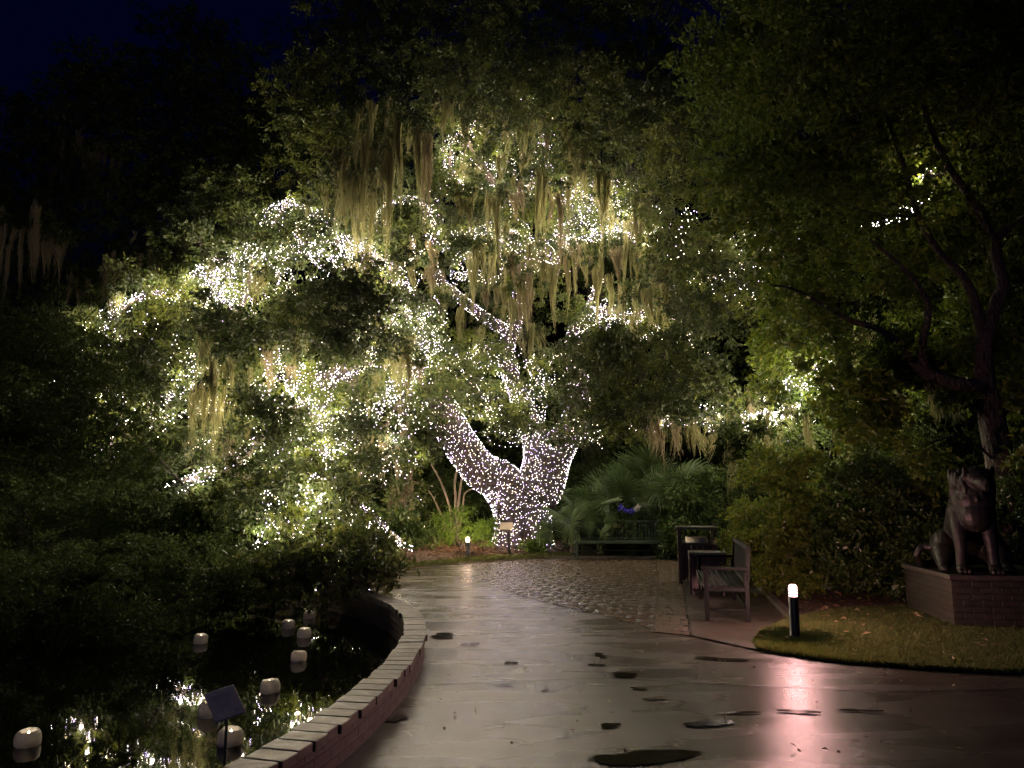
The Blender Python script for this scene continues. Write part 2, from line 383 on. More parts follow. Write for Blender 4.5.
# concrete walk: from the pond wall to the right, up to the beds
sel = (PA > -0.75) & (PA < 0.95)
arcp = ring(0.185)[sel]
walk_poly = [tuple(p) for p in arcp] + [(-3.2, 17.2), (-1.6, 20.6), (6, 21), (16, 16), (16, -5), (-2, -5)]
sheet('concrete_walk', walk_poly, 0.004, M['concrete'])
bp = [gnd(*p)[:2] for p in ((470, 564), (480, 577), (497, 588), (520, 596), (545, 603), (575, 609.5), (605, 616), (640, 626), (665, 632), (690, 637.5))]
pad_l0, pad_l1 = gnd(692, 637)[:2], gnd(680, 569)[:2]
pdir = (pad_l1 - pad_l0) / np.linalg.norm(pad_l1 - pad_l0); pnrm = np.array((pdir[1], -pdir[0]))
far_r = pad_l0 + pdir * 10.6
border_in = lambda t: pad_l0 + pdir * t - pnrm * 0.44
paving = [tuple(p) for p in bp[:-2]] + [tuple(border_in(0.35)), tuple(border_in(10.7)), tuple(gnd(540, 559.5)[:2])]
sheet('brick_paving', paving, 0.010, M['paving'])
sheet('paving_border', [border_in(0.2), pad_l0 + pdir*0.05 - pnrm*0.015, pad_l0 + pdir*10.7 - pnrm*0.015, border_in(10.7)], 0.013, M['border'])
pad = [pad_l0, pad_l0 + pdir*11.2, pad_l0 + pdir*11.2 + pnrm*1.25, pad_l0 + pdir*0.55 + pnrm*1.25, gnd(775, 655)[:2], gnd(740, 647)[:2]]
po = sheet('bench_pad', pad, 0.016, M['pad'])
# joints across walk and pad
def joint(a, b, w, z, parent=None):
    a, b = np.array(a[:2]), np.array(b[:2]); d = (b-a)/np.linalg.norm(b-a); q = np.array((-d[1], d[0]))*w/2
    N = 14; P = [a+(b-a)*i/N for i in range(N+1)]; wv = [random.uniform(.5, 1.5) for _ in P]; off = [q*random.uniform(-.8, .8) for _ in P]
    V = [(*(p+q*s+o), z) for p, s, o in zip(P, wv, off)] + [(*(p-q*s+o), z) for p, s, o in zip(P, wv, off)]
    me = np_mesh('expansion_joint', V, [(i, N+1+i, N+2+i, i+1) for i in range(N)])
    o = link('expansion_joint', me, M['joint']); o['kind'] = 'structure'; return o
for a, b in (((404, 686), (600, 679)), ((600, 679), (880, 692)), ((455, 613), (590, 607.5)), ((880, 692), (1024, 690))):
    joint(gnd(*a), gnd(*b), 0.018, 0.0085)
joint(gnd(692, 637), gnd(775, 655), 0.02, 0.0205)
for t in (1.7, 3.6, 5.6, 7.6): joint(pad_l0 + pdir*t, pad_l0 + pdir*t + pnrm*1.25, 0.016, 0.0205)
joint(pad_l0, pad_l0 + pdir*11.0, 0.02, 0.0205)
# kerbs
def strip_kerb(name, pts, w, h, mat):
    P, _ = smooth_path([np.array((*p[:2], 0)) for p in pts], [1]*len(pts), 6); T, N_, B_ = frames(P)
    Nn = np.stack((-T[:, 1], T[:, 0], 0*T[:, 0]), 1)*w/2; mb = MB(); k = len(P)
    V = [*(P+Nn+(0, 0, 0)), *(P+Nn*0.92+(0, 0, h)), *(P-Nn*0.92+(0, 0, h)), *(P-Nn)]
    F = [(r*k+i, r*k+i+1, (r+1)*k+i+1, (r+1)*k+i) for r in range(3) for i in range(k-1)]
    F += [(0, k, 2*k, 3*k), (4*k-1, 3*k-1, 2*k-1, k-1)]
    o = mb.add(V, F).build(name, mat); o['kind'] = 'structure'; return o
strip_kerb('kerb', [pad_l0 + pdir*1.35 + pnrm*1.30, pad_l0 + pdir*6 + pnrm*1.30, pad_l0 + pdir*11 + pnrm*1.30], 0.10, 0.075, M['kerb'])
strip_kerb('kerb', [gnd(530, 558.5), gnd(600, 558.2), gnd(690, 558)], 0.12, 0.06, M['kerb'])

# raised beds as height sheets
def front_y(x):        # front edge of the far bed
    xs = [gnd(p, q)[0] for p, q in BED]; ys = [gnd(p, q)[1] for p, q in BED]
    return np.interp(x, xs, ys)
BED = [(300, 579), (380, 572), (430, 567), (470, 563), (540, 559), (600, 557.6), (690, 557.4), (760, 556)]
def bed_z(x, y):
    t = np.clip((y - front_y(x) - 0.02) / 2.6, 0, 1); return 0.012 + 0.03*np.clip((y-front_y(x))/.15, 0, 1) + 0.24*t*t*(3-2*t) + 0.018*np.sin(x*2.3+y*1.1) * np.clip(t*4, 0, 1)
gx = np.linspace(-9, 7.5, 150); gt = np.concatenate(([0], np.linspace(.05, 1, 60)**1.4))
VV = []
for t in gt:
    y = front_y(gx) + t*16; VV.append(np.stack((gx, y, bed_z(gx, y) - (0.02 if t == 0 else 0)), 1))
V = np.concatenate(VV); W = len(gx)
F = [(j*W+i, j*W+i+1, (j+1)*W+i+1, (j+1)*W+i) for j in range(len(gt)-1) for i in range(W-1)]
tag(link('mulch_bed', np_mesh('mulch_bed', V, F, smooth=True), M['mulch']), kind='structure')
# right-hand ground: mulch, then the lawn on top of it
LAWN_EDGE = [gnd(*p)[:2] for p in ((758, 651), (800, 658), (850, 664), (940, 671), (1024, 674.5), (1200, 678))]
mr = [tuple(p) for p in LAWN_EDGE] + [(16, 7.2), (16, 24), (7, 24), tuple(pad_l0+pdir*11+pnrm*1.34), tuple(pad_l0+pdir*1.2+pnrm*1.34)]
sheet('mulch_ground', mr, 0.018, M['mulch'])
lw = [tuple(p) for p in LAWN_EDGE] + [tuple(gnd(*p)[:2]) for p in ((1200, 632), (1050, 628), (960, 616), (905, 608), (840, 611), (790, 620), (760, 634), (753, 645))]
sheet('lawn', lw, 0.024, M['turf'])

def inside(poly, P):
    poly = np.asarray(poly)[:, :2]; x, y = P[:, 0], P[:, 1]; c = np.zeros(len(P), bool); j = len(poly)-1
    for i in range(len(poly)):
        xi, yi = poly[i]; xj, yj = poly[j]
        c ^= ((yi > y) != (yj > y)) & (x < (xj-xi)*(y-yi)/(yj-yi+1e-12)+xi); j = i
    return c
def sample_poly(poly, n):
    poly = np.asarray(poly)[:, :2]; lo, hi = poly.min(0), poly.max(0); out = []
    while sum(map(len, out)) < n:
        P = lo + RNG.random((n*2, 2))*(hi-lo); out.append(P[inside(poly, P)])
    return np.concatenate(out)[:n]

# ------------------------------------------------------------------ leaves, twigs, moss
def unit(v): return v / (np.linalg.norm(v, axis=-1, keepdims=True) + 1e-9)
def leaves(pos, dirs, L, W, flat=0.5):
    """diamond leaves with a bent blade"""
    n = len(pos); L = L*(0.6+0.7*RNG.random((n, 1))); W = W*(0.6+0.7*RNG.random((n, 1)))
    up = unit(RNG.standard_normal((n, 3)) + np.array((0, 0, flat*2))); sd = unit(np.cross(dirs, up)); nr = np.cross(sd, dirs)
    m = pos + dirs*L*0.45
    A, B, C, D = pos, m+sd*W/2+nr*W*0.16, pos+dirs*L-nr*L*0.08, m-sd*W/2+nr*W*0.16
    return np.stack((A, B, C, D), 1).reshape(-1, 3)
TW = []
def clumps(C, R, cnt, L, W, squash=0.72, droop=0.25, twigs=None, tuft=1.9, per=20, keep=False):
    """leaf clumps at centres C with radii R: twigs fan out of each centre and end in tufts of leaves"""
    C = np.asarray(C, float); R = np.broadcast_to(np.asarray(R, float), (len(C),))
    cnt = np.broadcast_to(np.asarray(cnt), (len(C),)).astype(int); out = []
    for c, r, k in zip(C, R, cnt):
        nt = max(4, k//per); td = unit(RNG.standard_normal((nt, 3))+np.array((0, 0, .25))); tl = r*(0.30+0.75*RNG.random(nt)**0.7)
        tip = td*tl[:, None]; tip[:, 2] = tip[:, 2]*squash-droop*tl**2/r*0.6
        i = RNG.integers(0, nt, k); tr = L*tuft*(0.6+0.7*RNG.random(nt))
        d = unit(td[i]*0.7+RNG.standard_normal((k, 3))*0.85+np.array((0, 0, -droop*.6)))
        p = tip[i]+unit(RNG.standard_normal((k, 3)))*(RNG.random((k, 1))**0.6)*tr[i][:, None]*np.array((1, 1, .6))
        out.append(leaves(c+p, d, L, W))
        if keep: TW.append(np.stack((np.broadcast_to(c, tip.shape), c+tip*0.55+RNG.standard_normal(tip.shape)*.04, c+tip), 1))
    return np.concatenate(out)
def branchlets(parent, mat, w=0.012):
    """the bare twigs that carry the tufts, as thin crossed slips"""
    T_ = np.concatenate(TW); TW.clear(); T_ = T_-np.array(parent.location); n = len(T_); V = []
    a = unit(RNG.standard_normal((n, 1, 3)))*np.array((1., .9, .8))/2
    ws = np.array((1.0, .7, .25))[None, :, None]*w
    V = np.concatenate((T_-a*ws, T_+a*ws), 1).reshape(-1, 3); b = np.arange(n)[:, None]*6
    F = np.concatenate((b+np.array((0, 3, 4, 1)), b+np.array((1, 4, 5, 2))), 0)
    return link('branchlet', np_mesh('branchlet', V, F), M[mat], parent)
def foliage(name, V, mat, parent):
    V = V - np.array(parent.location); F = np.arange(len(V)).reshape(-1, 4)
    return link(name, np_mesh(name, V, F), mat, parent)
def region(poly, Y0, Y1, n):
    """points filling the volume that the outline bounds between two depths"""
    P = sample_poly(poly, n); Y = Y0+(Y1-Y0)*RNG.random(n)
    return np.array([at(p[0], p[1], y) for p, y in zip(P, Y)])
def moss(top, width, length, n, seed_dir=None, wstr=0.011, depth=None):
    """a curtain of hanging strands below a stretch of branch, gathered into ragged tapering tufts"""
    top = np.asarray(top, float); n = int(n); S = 7; K = max(3, int(width/0.11)); dp = depth or width*0.22
    tc = (RNG.random(K)-.5)*width; td = RNG.standard_normal(K)*dp*.8; tw = 0.03+0.07*RNG.random(K)
    tl = length*(0.25+0.8*RNG.random(K)**1.2)*(1-0.45*np.abs(2*tc/width)**2); tz = RNG.standard_normal(K)*min(.34, .12+.16*width)
    wgt = tl*tw; i = RNG.choice(K, n, p=wgt/wgt.sum()); ts = np.linspace(0, 1, S+1)[None]
    a = RNG.random(n)*6.28; r = np.sqrt(RNG.random(n))*tw[i]*1.5; l = tl[i]*(1-0.75*(r/(tw[i]*1.5))**1.3*RNG.random(n))*(0.55+0.45*RNG.random(n))
    ax = RNG.random()*.8-.4; g_ = 1-0.8*ts**0.8; ph = RNG.random((n, 1))*6.28; tp = RNG.random(K)[i][:, None]*6.28; amp = .008+.02*RNG.random((n, 1))
    sway = 0.09*np.sin(tp+ts*4.0)*ts**.7
    P = np.zeros((n, S+1, 3)); x0 = tc[i]
    P[..., 0] = top[0]+(x0*np.cos(ax))[:, None]+(r*np.cos(a))[:, None]*g_+amp*np.sin(ph+ts*7)+sway+RNG.standard_normal((n, S+1))*.008
    P[..., 1] = top[1]+(x0*np.sin(ax)+td[i])[:, None]+(r*np.sin(a))[:, None]*g_+amp*np.cos(ph+ts*6)+RNG.standard_normal((n, S+1))*.008
    P[..., 2] = top[2]+tz[i][:, None]+RNG.standard_normal((n, 1))*.04-l[:, None]*ts
    wd = wstr*(0.5+0.9*RNG.random((n, 1)))*(1.05-ts**2)*(0.6+0.8*RNG.random((n, S+1)))
    b_ = RNG.random((n, 1))*PI; ox = wd*np.cos(b_); oy = wd*np.sin(b_)
    Lf = P.copy(); Lf[..., 0] -= ox; Lf[..., 1] -= oy; Rt = P.copy(); Rt[..., 0] += ox; Rt[..., 1] += oy
    V = np.stack((Lf, Rt), 2).reshape(-1, 3)
    b = (np.arange(n)*(S+1)*2)[:, None]+(np.arange(S)*2)[None]
    F = np.stack((b, b+1, b+3, b+2), -1).reshape(-1, 4); return V, F
MT = {}
def moss_part(parent, px, py, Y, wpx, lpx, mat='moss', dens=1.0):
    t = at(px, py, Y); k = Y/FPX; wpx, lpx = wpx*1.15, lpx*1.3
    MT.setdefault(parent.name, []).append((t, wpx*k))
    V, F = moss(t, wpx*k, lpx*k, max(25, dens*wpx*k*lpx*k*125), wstr=0.0072*Y/19)
    return link('spanish_moss', np_mesh('spanish_moss', V-np.array(parent.location), F), M[mat], parent)

def limb(parent, pts, mat='bark', name='limb', n=12, wob=0.05, sub=5):
    P, R = smooth_path([at(*p[:3]) for p in pts], [p[3] for p in pts], sub)
    mb = MB(); mb.tube(P-np.array(parent.location), R, n, True, wob)
    mb.build(name, M[mat], parent, smooth=True); return P, R

# ------------------------------------------------------------------ the great oak with its lights
OAK = empty('live_oak', (at(523, 548, 22)[0], 22, 0.2))
tag(OAK, 'great spreading live oak with forked trunk wrapped all over in white lights', 'tree')
PATHS = {}
PATHS['trunk'] = limb(OAK, [(523, 560, 22, 1.0), (523, 546, 22, .86), (523, 534, 22, .78), (523, 518, 22, .76), (522, 504, 22, .84), (521, 492, 22, .84), (521, 484, 22, .66)], name='trunk', n=28, wob=0.035)
DEF = {
 'left_main': [(516, 500, 22, .66), (498, 480, 21.9, .56), (480, 470, 21.7, .48), (458, 440, 21.4, .45), (443, 412, 21, .42), (428, 390, 20.6, .37), (412, 364, 20, .34), (398, 335, 19.4, .28), (380, 318, 18.8, .20)],
 'mid_main': [(532, 492, 22, .55), (541, 465, 22, .50), (534, 435, 22.2, .34), (520, 398, 22.4, .25), (506, 356, 22.4, .22), (516, 315, 22.3, .19), (521, 275, 22, .16), (514, 240, 21.8, .12), (505, 205, 21.6, .15), (485, 170, 21.4, .11), (468, 140, 21.2, .06)],
 'right_main': [(533, 502, 22, .62), (544, 480, 22, .58), (550, 462, 22, .54), (561, 444, 22.2, .44), (575, 420, 22.6, .36), (579, 385, 23, .28), (574, 350, 23, .25), (578, 325, 23, .18), (600, 312, 22.8, .14), (640, 312, 22.4, .16), (670, 322, 22, .11), (692, 345, 21.6, .06)],
 'left_arch': [(514, 335, 22.3, .16), (485, 318, 21.8, .13), (458, 296, 21.3, .11), (440, 280, 21, .09), (432, 250, 20.8, .07), (440, 215, 20.8, .08), (428, 192, 20.8, .04)],
 'left_high': [(398, 335, 19.4, .24), (405, 300, 19.2, .21), (392, 272, 19, .18), (365, 252, 18.8, .15), (330, 240, 18.6, .12), (290, 250, 18.4, .10), (250, 255, 18.2, .08), (215, 268, 18, .06), (205, 305, 17.8, .03)],
 'left_spray': [(330, 240, 18.6, .09), (315, 215, 18.7, .07), (290, 203, 18.8, .05), (272, 226, 18.9, .03)],
 'high_arch': [(365, 252, 18.8, .10), (378, 220, 19.2, .07), (400, 200, 19.6, .05), (425, 205, 20, .04), (436, 235, 20.2, .02)],
 'left_mid': [(380, 318, 18.8, .18), (345, 335, 18, .15), (305, 345, 17.4, .12), (260, 350, 16.9, .09), (225, 372, 16.5, .07), (190, 392, 16.2, .05), (150, 420, 16, .03)],
 'left_low': [(412, 364, 20, .28), (375, 365, 19, .24), (335, 375, 18, .20), (295, 392, 17.3, .17), (255, 418, 16.8, .13), (225, 432, 16.5, .09), (195, 445, 16.2, .05)],
 'left_lowest': [(375, 365, 19, .20), (340, 385, 18, .20), (300, 405, 17.2, .19), (270, 430, 16.6, .17), (240, 458, 16.2, .14), (210, 472, 16, .10), (180, 482, 15.8, .06)],
 'droop_path': [(335, 375, 18, .11), (325, 410, 17, .09), (322, 450, 16.2, .07), (342, 485, 15.6, .05), (372, 515, 15.2, .04), (405, 545, 15, .02)],
 'droop_pond': [(300, 405, 17.2, .10), (285, 440, 16, .08), (275, 475, 15.3, .06), (272, 505, 14.3, .05), (290, 528, 13.4, .04), (322, 552, 12.4, .03), (352, 572, 11.8, .02)],
 'far_left': [(205, 305, 17.8, .07), (160, 292, 17.2, .06), (120, 312, 16.8, .05), (103, 338, 16.6, .04), (118, 375, 16.4, .03), (98, 405, 16.2, .02)],
 'left_tip': [(190, 392, 16.2, .05), (150, 405, 15.9, .04), (125, 435, 15.7, .03), (112, 450, 15.6, .02)],
 'inner_droop': [(398, 335, 19.4, .14), (416, 318, 19, .10), (421, 350, 18.6, .08), (405, 390, 18.2, .06), (385, 430, 17.8, .04), (378, 470, 17.5, .02)],
 'inner_spray': [(380, 318, 18.8, .11), (362, 306, 18.4, .09), (354, 335, 18, .06), (380, 360, 17.8, .03)],
 'high_right': [(522, 275, 22, .18), (548, 250, 21.8, .15), (575, 225, 21.6, .12), (605, 205, 21.4, .09), (635, 205, 21.2, .05), (648, 225, 21, .03)],
 'high_right_low': [(548, 250, 21.8, .12), (580, 240, 21.5, .09), (615, 230, 21.2, .06), (643, 238, 21, .03)],
 'high_right_top': [(575, 225, 21.6, .10), (568, 197, 21.6, .07), (595, 182, 21.6, .05), (630, 187, 21.5, .03)],
 'top_left': [(505, 205, 21.6, .12), (488, 190, 21.5, .09), (460, 190, 21.3, .07), (450, 165, 21.2, .05), (455, 138, 21.2, .03), (478, 125, 21.2, .02)],
 'top_right': [(505, 205, 21.6, .12), (528, 187, 21.4, .09), (545, 152, 21.4, .07), (548, 120, 21.4, .05), (532, 101, 21.4, .04), (508, 108, 21.4, .02)],
 'centre_spray': [(520, 240, 21.8, .10), (495, 228, 21.3, .07), (470, 232, 21, .05), (452, 250, 20.8, .03)],
 'right_fork': [(574, 345, 23, .14), (588, 305, 22.5, .09), (600, 280, 22.4, .05)],
 'right_spray': [(640, 312, 22.4, .09), (655, 295, 22, .06), (680, 284, 21.8, .03)],
 'right_bough': [(580, 420, 22.6, .24), (620, 410, 21.5, .19), (665, 413, 20.5, .15), (710, 420, 19.5, .12), (750, 421, 18.7, .09), (775, 400, 18, .06), (800, 370, 17.5, .03)],
 'right_tip': [(750, 421, 18.7, .08), (783, 408, 16.8, .05), (808, 385, 15.0, .04), (824, 358, 14.0, .02)],
 'beyond_left': [(98, 405, 16.2, .05), (64, 375, 15.8, .05), (25, 350, 15.6, .05), (-30, 350, 15.4, .04), (-70, 400, 15.2, .02)],
 'mid_droop': [(305, 345, 17.4, .06), (290, 380, 16.8, .05), (312, 420, 16.3, .04), (300, 458, 16, .03), (318, 490, 15.6, .02)],
 'left_veil': [(412, 364, 20, .08), (388, 392, 18.6, .06), (352, 402, 18, .05), (340, 440, 17.2, .04), (362, 470, 16.8, .02)],
 'heart_spray': [(534, 435, 22, .08), (505, 412, 21.2, .06), (478, 392, 20.8, .05), (470, 360, 20.6, .04), (488, 345, 20.5, .02)],
 'left_drift': [(250, 255, 18.2, .07), (245, 300, 17.4, .05), (215, 335, 16.9, .04), (232, 368, 16.5, .03), (190, 350, 16.3, .02)],
 'right_scatter': [(640, 312, 22.4, .10), (690, 282, 21, .08), (735, 268, 19.8, .06), (775, 240, 18.8, .04), (768, 206, 18.4, .02)],
}
for k, p in DEF.items():
    big = p[0][3] > 0.3
    PATHS[k] = limb(OAK, p, n=22 if big else 10, wob=0.03 if big else 0.06)

# bulbs: one small glowing seed-shaped bulb mesh per colour
for m_ in BULBS[:3]: m_.cycles.emission_sampling = 'NONE'
STEP = 44
def lamp_data(nm, c, w):
    d = bpy.data.lights.new(nm, 'POINT'); d.energy = w; d.color = c; d.shadow_soft_size = 0.035; return d
LAMPS = [lamp_data('bulb_lamp', c_, P_BULB*STEP) for c_ in ((1.0, .77, .45), (1.0, .85, .58), (.97, .80, .66))]
def bulb_mesh(i, r=0.0078):
    V = np.array([(r,0,0),(0,r,0),(-r,0,0),(0,-r,0),(0,0,r*1.25),(0,0,-r*1.25)])
    me = np_mesh('bulb', V, [(0,1,4),(1,2,4),(2,3,4),(3,0,4),(1,0,5),(2,1,5),(3,2,5),(0,3,5)]); me.materials.append(BULBS[i]); return me
BM = [bulb_mesh(i) for i in range(3)] + [bulb_mesh(i+3, 0.0072) for i in range(3)]
OCT_V = np.array([tuple(v.co) for v in BM[0].vertices]); OCT_F = np.array([tuple(p.vertices) for p in BM[0].polygons]); OCT_D = np.array([tuple(v.co) for v in BM[3].vertices])
NB_TOTAL = 0
def string_lights(label, path, dens, jit=0.0, seg=(0, 1), mix=(.30, .42, .28), area=False, group='light strings on the great oak', rmin=0.02, cable=True, pitch=0.14):
    """a cord wound round a limb; bulbs sit along the cord"""
    global NB_TOTAL
    P, R = path; a, b = int(seg[0]*(len(P)-1)), int(seg[1]*(len(P)-1))+1; P, R = P[a:b], R[a:b]
    s = np.concatenate(([0], np.cumsum(np.linalg.norm(np.diff(P, axis=0), axis=1)))); Ltot = s[-1]
    T, N, B = frames(P)
    dens = dens*(1.75 if area else 2.2)
    if area: n = int(dens*np.trapz(2*PI*R, s)); turns = Ltot/pitch
    else: n = int(dens*Ltot); turns = Ltot/0.22
    w = np.maximum(R, 0.05) if area else np.ones_like(R); cdf = np.concatenate(([0], np.cumsum((w[1:]+w[:-1])/2*np.diff(s)))); cdf /= cdf[-1]
    tt = np.interp((np.arange(n)+.5)/n, cdf, s)
    lay = lambda q: [np.interp(q, s, X) for X in (P[:, 0], P[:, 1], P[:, 2])]
    def surf(q, ang, out):
        c = np.stack(lay(q), 1); Nn = np.stack([np.interp(q, s, N[:, i]) for i in range(3)], 1); Bn = np.stack([np.interp(q, s, B[:, i]) for i in range(3)], 1)
        r = np.interp(q, s, R)+out; return c+r[:, None]*(np.cos(ang)[:, None]*Nn+np.sin(ang)[:, None]*Bn)
    ang0 = RNG.random()*6.28
    ang = ang0 + 2*PI*turns*tt/Ltot + RNG.standard_normal(n)*0.12
    q = tt + RNG.standard_normal(n)*(0.035 if area else 0.05)
    out = 0.025 + 0.02*RNG.random(n)
    if jit:
        K = max(2, int(round(dens/13))); per = max(4, n//K); cp = []; jj = jit*2.1
        for k in range(K):                       # strand after strand, there and back along the bough
            u = np.linspace(0, 1, per); u = u if k % 2 == 0 else u[::-1]; qq = np.clip(u*Ltot+0.15*np.sin(u*23+k), 0, Ltot)
            f = [RNG.uniform(2, 7)*max(1, Ltot/2) for _ in range(4)]; p_ = RNG.random(4)*6.28; amp = jj*(0.35+0.9*RNG.random())
            o1 = amp*(np.sin(u*f[0]+p_[0])+.5*np.sin(u*f[1]*2.3+p_[1])); o2 = amp*(np.sin(u*f[2]+p_[2])+.5*np.sin(u*f[3]*2.3+p_[3]))
            c = np.stack(lay(qq), 1); r_ = np.interp(qq, s, R)
            c = c+np.stack((o1, o2*.8, -np.abs(o1)*.5+o2*.5), 1)+RNG.standard_normal((per, 3))*0.018; c[:, 2] += r_*.5
            c[:, 1] -= RNG.uniform(-.05, .5)*min(1, jit*6); cp.append(c)
        pts = np.concatenate(cp); n = len(pts); tt = np.arange(n)
    else: pts = surf(np.clip(q, 0, Ltot), ang, out)
    # the cord
    m = int(max(40, min(2600, turns*14 if not jit else n*2))); qc = np.linspace(0, Ltot, m)
    if jit:
        o = np.argsort(tt); cp = pts[o]; qi = np.linspace(0, len(cp)-1, m)
        cpts = np.stack([np.interp(qi, np.arange(len(cp)), cp[:, i]) for i in range(3)], 1)
        cpts[:, 2] -= 0.012
    else: cpts = surf(qc, ang0+2*PI*turns*qc/Ltot, np.full(m, 0.009))
    base = cpts[0]; o = empty('string_lights', base)
    tag(o, label, 'string lights', group)
    V, F = tube_np(cpts-base, np.full(len(cpts), 0.003), 3); link('cord', np_mesh('cord', V, F), M['cable'], o)
    col = RNG.choice(3, n, p=mix) + (3 if area else 0)
    dist = np.linalg.norm(pts-np.array((0, 0, 1.6)), axis=1); order = np.argsort(dist)
    solo = order[:100]; rest = order[100:]
    for i in solo:
        bo = bpy.data.objects.new('bulb', BM[col[i]]); COL.objects.link(bo); bo.parent = o; bo.location = pts[i]-base
        bo.rotation_euler = (RNG.random()*3, RNG.random()*3, 0)
    if len(rest):
        V = (pts[rest]-base)[:, None]+(OCT_D if area else OCT_V)[None]; F = OCT_F[None]+(np.arange(len(rest))*6)[:, None, None]
        me = np_mesh('bulb_cover', V.reshape(-1, 3), F.reshape(-1, 3), np.repeat(col[rest], 8))
        x = link('further_bulb', me, None, o, mats=BULBS); x['kind'] = 'stuff'
    NB_TOTAL += n
    if not area:
        for i in range(STEP//2, n, STEP):
            l_ = bpy.data.objects.new('bulb_lamp', LAMPS[col[i]]); COL.objects.link(l_); l_.parent = o; l_.location = pts[i]-base
    return o
SL = string_lights
VI = (.33, .34, .33)
SL('dense white lights wound round the trunk of the great oak', PATHS['trunk'], 85, area=True, mix=VI, seg=(.15, 1))
SL('dense white lights wound round the thick left leaning limb of the great oak fork', PATHS['left_main'], 72, area=True, mix=VI, seg=(.05, .62))
SL('white lights wound round the middle limb rising through the heart of the great oak', PATHS['mid_main'], 72, area=True, mix=VI, seg=(.04, .72))
SL('white lights wound round the right limb above the bench, from fork to its level arm', PATHS['right_main'], 72, area=True, mix=VI, seg=(.04, .75))
SL('white lights on the bare arch of limb left of the middle limb', PATHS['left_arch'], 110, area=True, mix=VI, seg=(.05, 1))
for lab, k, dens, jit in (
 ('loose white lights where the left leaning limb ends in leaves', 'left_main', 26, .22),
 ('brightest mass of white lights along the high left bough', 'left_high', 85, .26),
 ('short spray of white lights above the high left bough', 'left_spray', 70, .16),
 ('white lights on the small hooked arch high between left bough and tree centre', 'high_arch', 60, .08),
 ('white lights along the middle left bough ending low over the pond', 'left_mid', 60, .2),
 ('white lights on the upper of two bare sloping limbs at left', 'left_low', 55, .12),
 ('white lights on the lower of two bare sloping limbs at left', 'left_lowest', 55, .16),
 ('drooping strand of white lights ending at the far left edge of the paving', 'droop_path', 45, .05),
 ('drooping strand of white lights ending in leaves at the pond edge', 'droop_pond', 60, .15),
 ('separate upright cluster of white lights at the far left', 'far_left', 60, .16),
 ('lights on the far left bough, mostly behind dark leaves but mirrored in the pond', 'beyond_left', 50, .2),
 ('white lights drooping below the dark leaf mass left of centre', 'mid_droop', 50, .16),
 ('white lights in a veil of leaves below the end of the leaning limb', 'left_veil', 55, .2),
 ('white lights in the yellow green leaves just above the fork', 'heart_spray', 80, .26),
 ('white lights drifting down from the high left bough', 'left_drift', 60, .24),
 ('white lights along the level arm of the right limb', 'right_main', 60, .16),
 ('faint white lights at the left tip above the dark pond foliage', 'left_tip', 40, .12),
 ('white lights inside the crown just left of the leaning limb', 'inner_droop', 85, .28),
 ('white lights curling round the dark leaf mass left of centre', 'inner_spray', 75, .2),
 ('broad bright mass of white lights at the upper right of the crown', 'high_right', 95, .24),
 ('lower edge of white lights in the upper right mass, above hanging moss', 'high_right_low', 85, .2),
 ('top row of white lights in the upper right mass', 'high_right_top', 70, .16),
 ('white lights on the curling branch at the upper left of the crown top', 'top_left', 60, .12),
 ('topmost hook of white lights at the very top of the oak', 'top_right', 50, .1),
 ('white lights in the bright leaves at the centre of the crown', 'centre_spray', 75, .24),
 ('white lights on the short fork above the right limb', 'right_fork', 60, .05),
 ('white lights on the small upturned spray beyond the right limb', 'right_spray', 50, .06),
 ('sparse white lights along the low right bough above the palmettos', 'right_bough', 26, .24),
 ('bright knot of white lights at the end of the low right bough', 'right_tip', 300, .18),
 ('scattered white lights among the dark leaves right of the crown', 'right_scatter', 22, .3)):
    SL(lab, PATHS[k], dens, jit, seg=(.62, 1) if k == 'left_main' else (.68, 1) if k == 'right_main' else (.3, 1) if k == 'right_bough' else (0.04, 1))

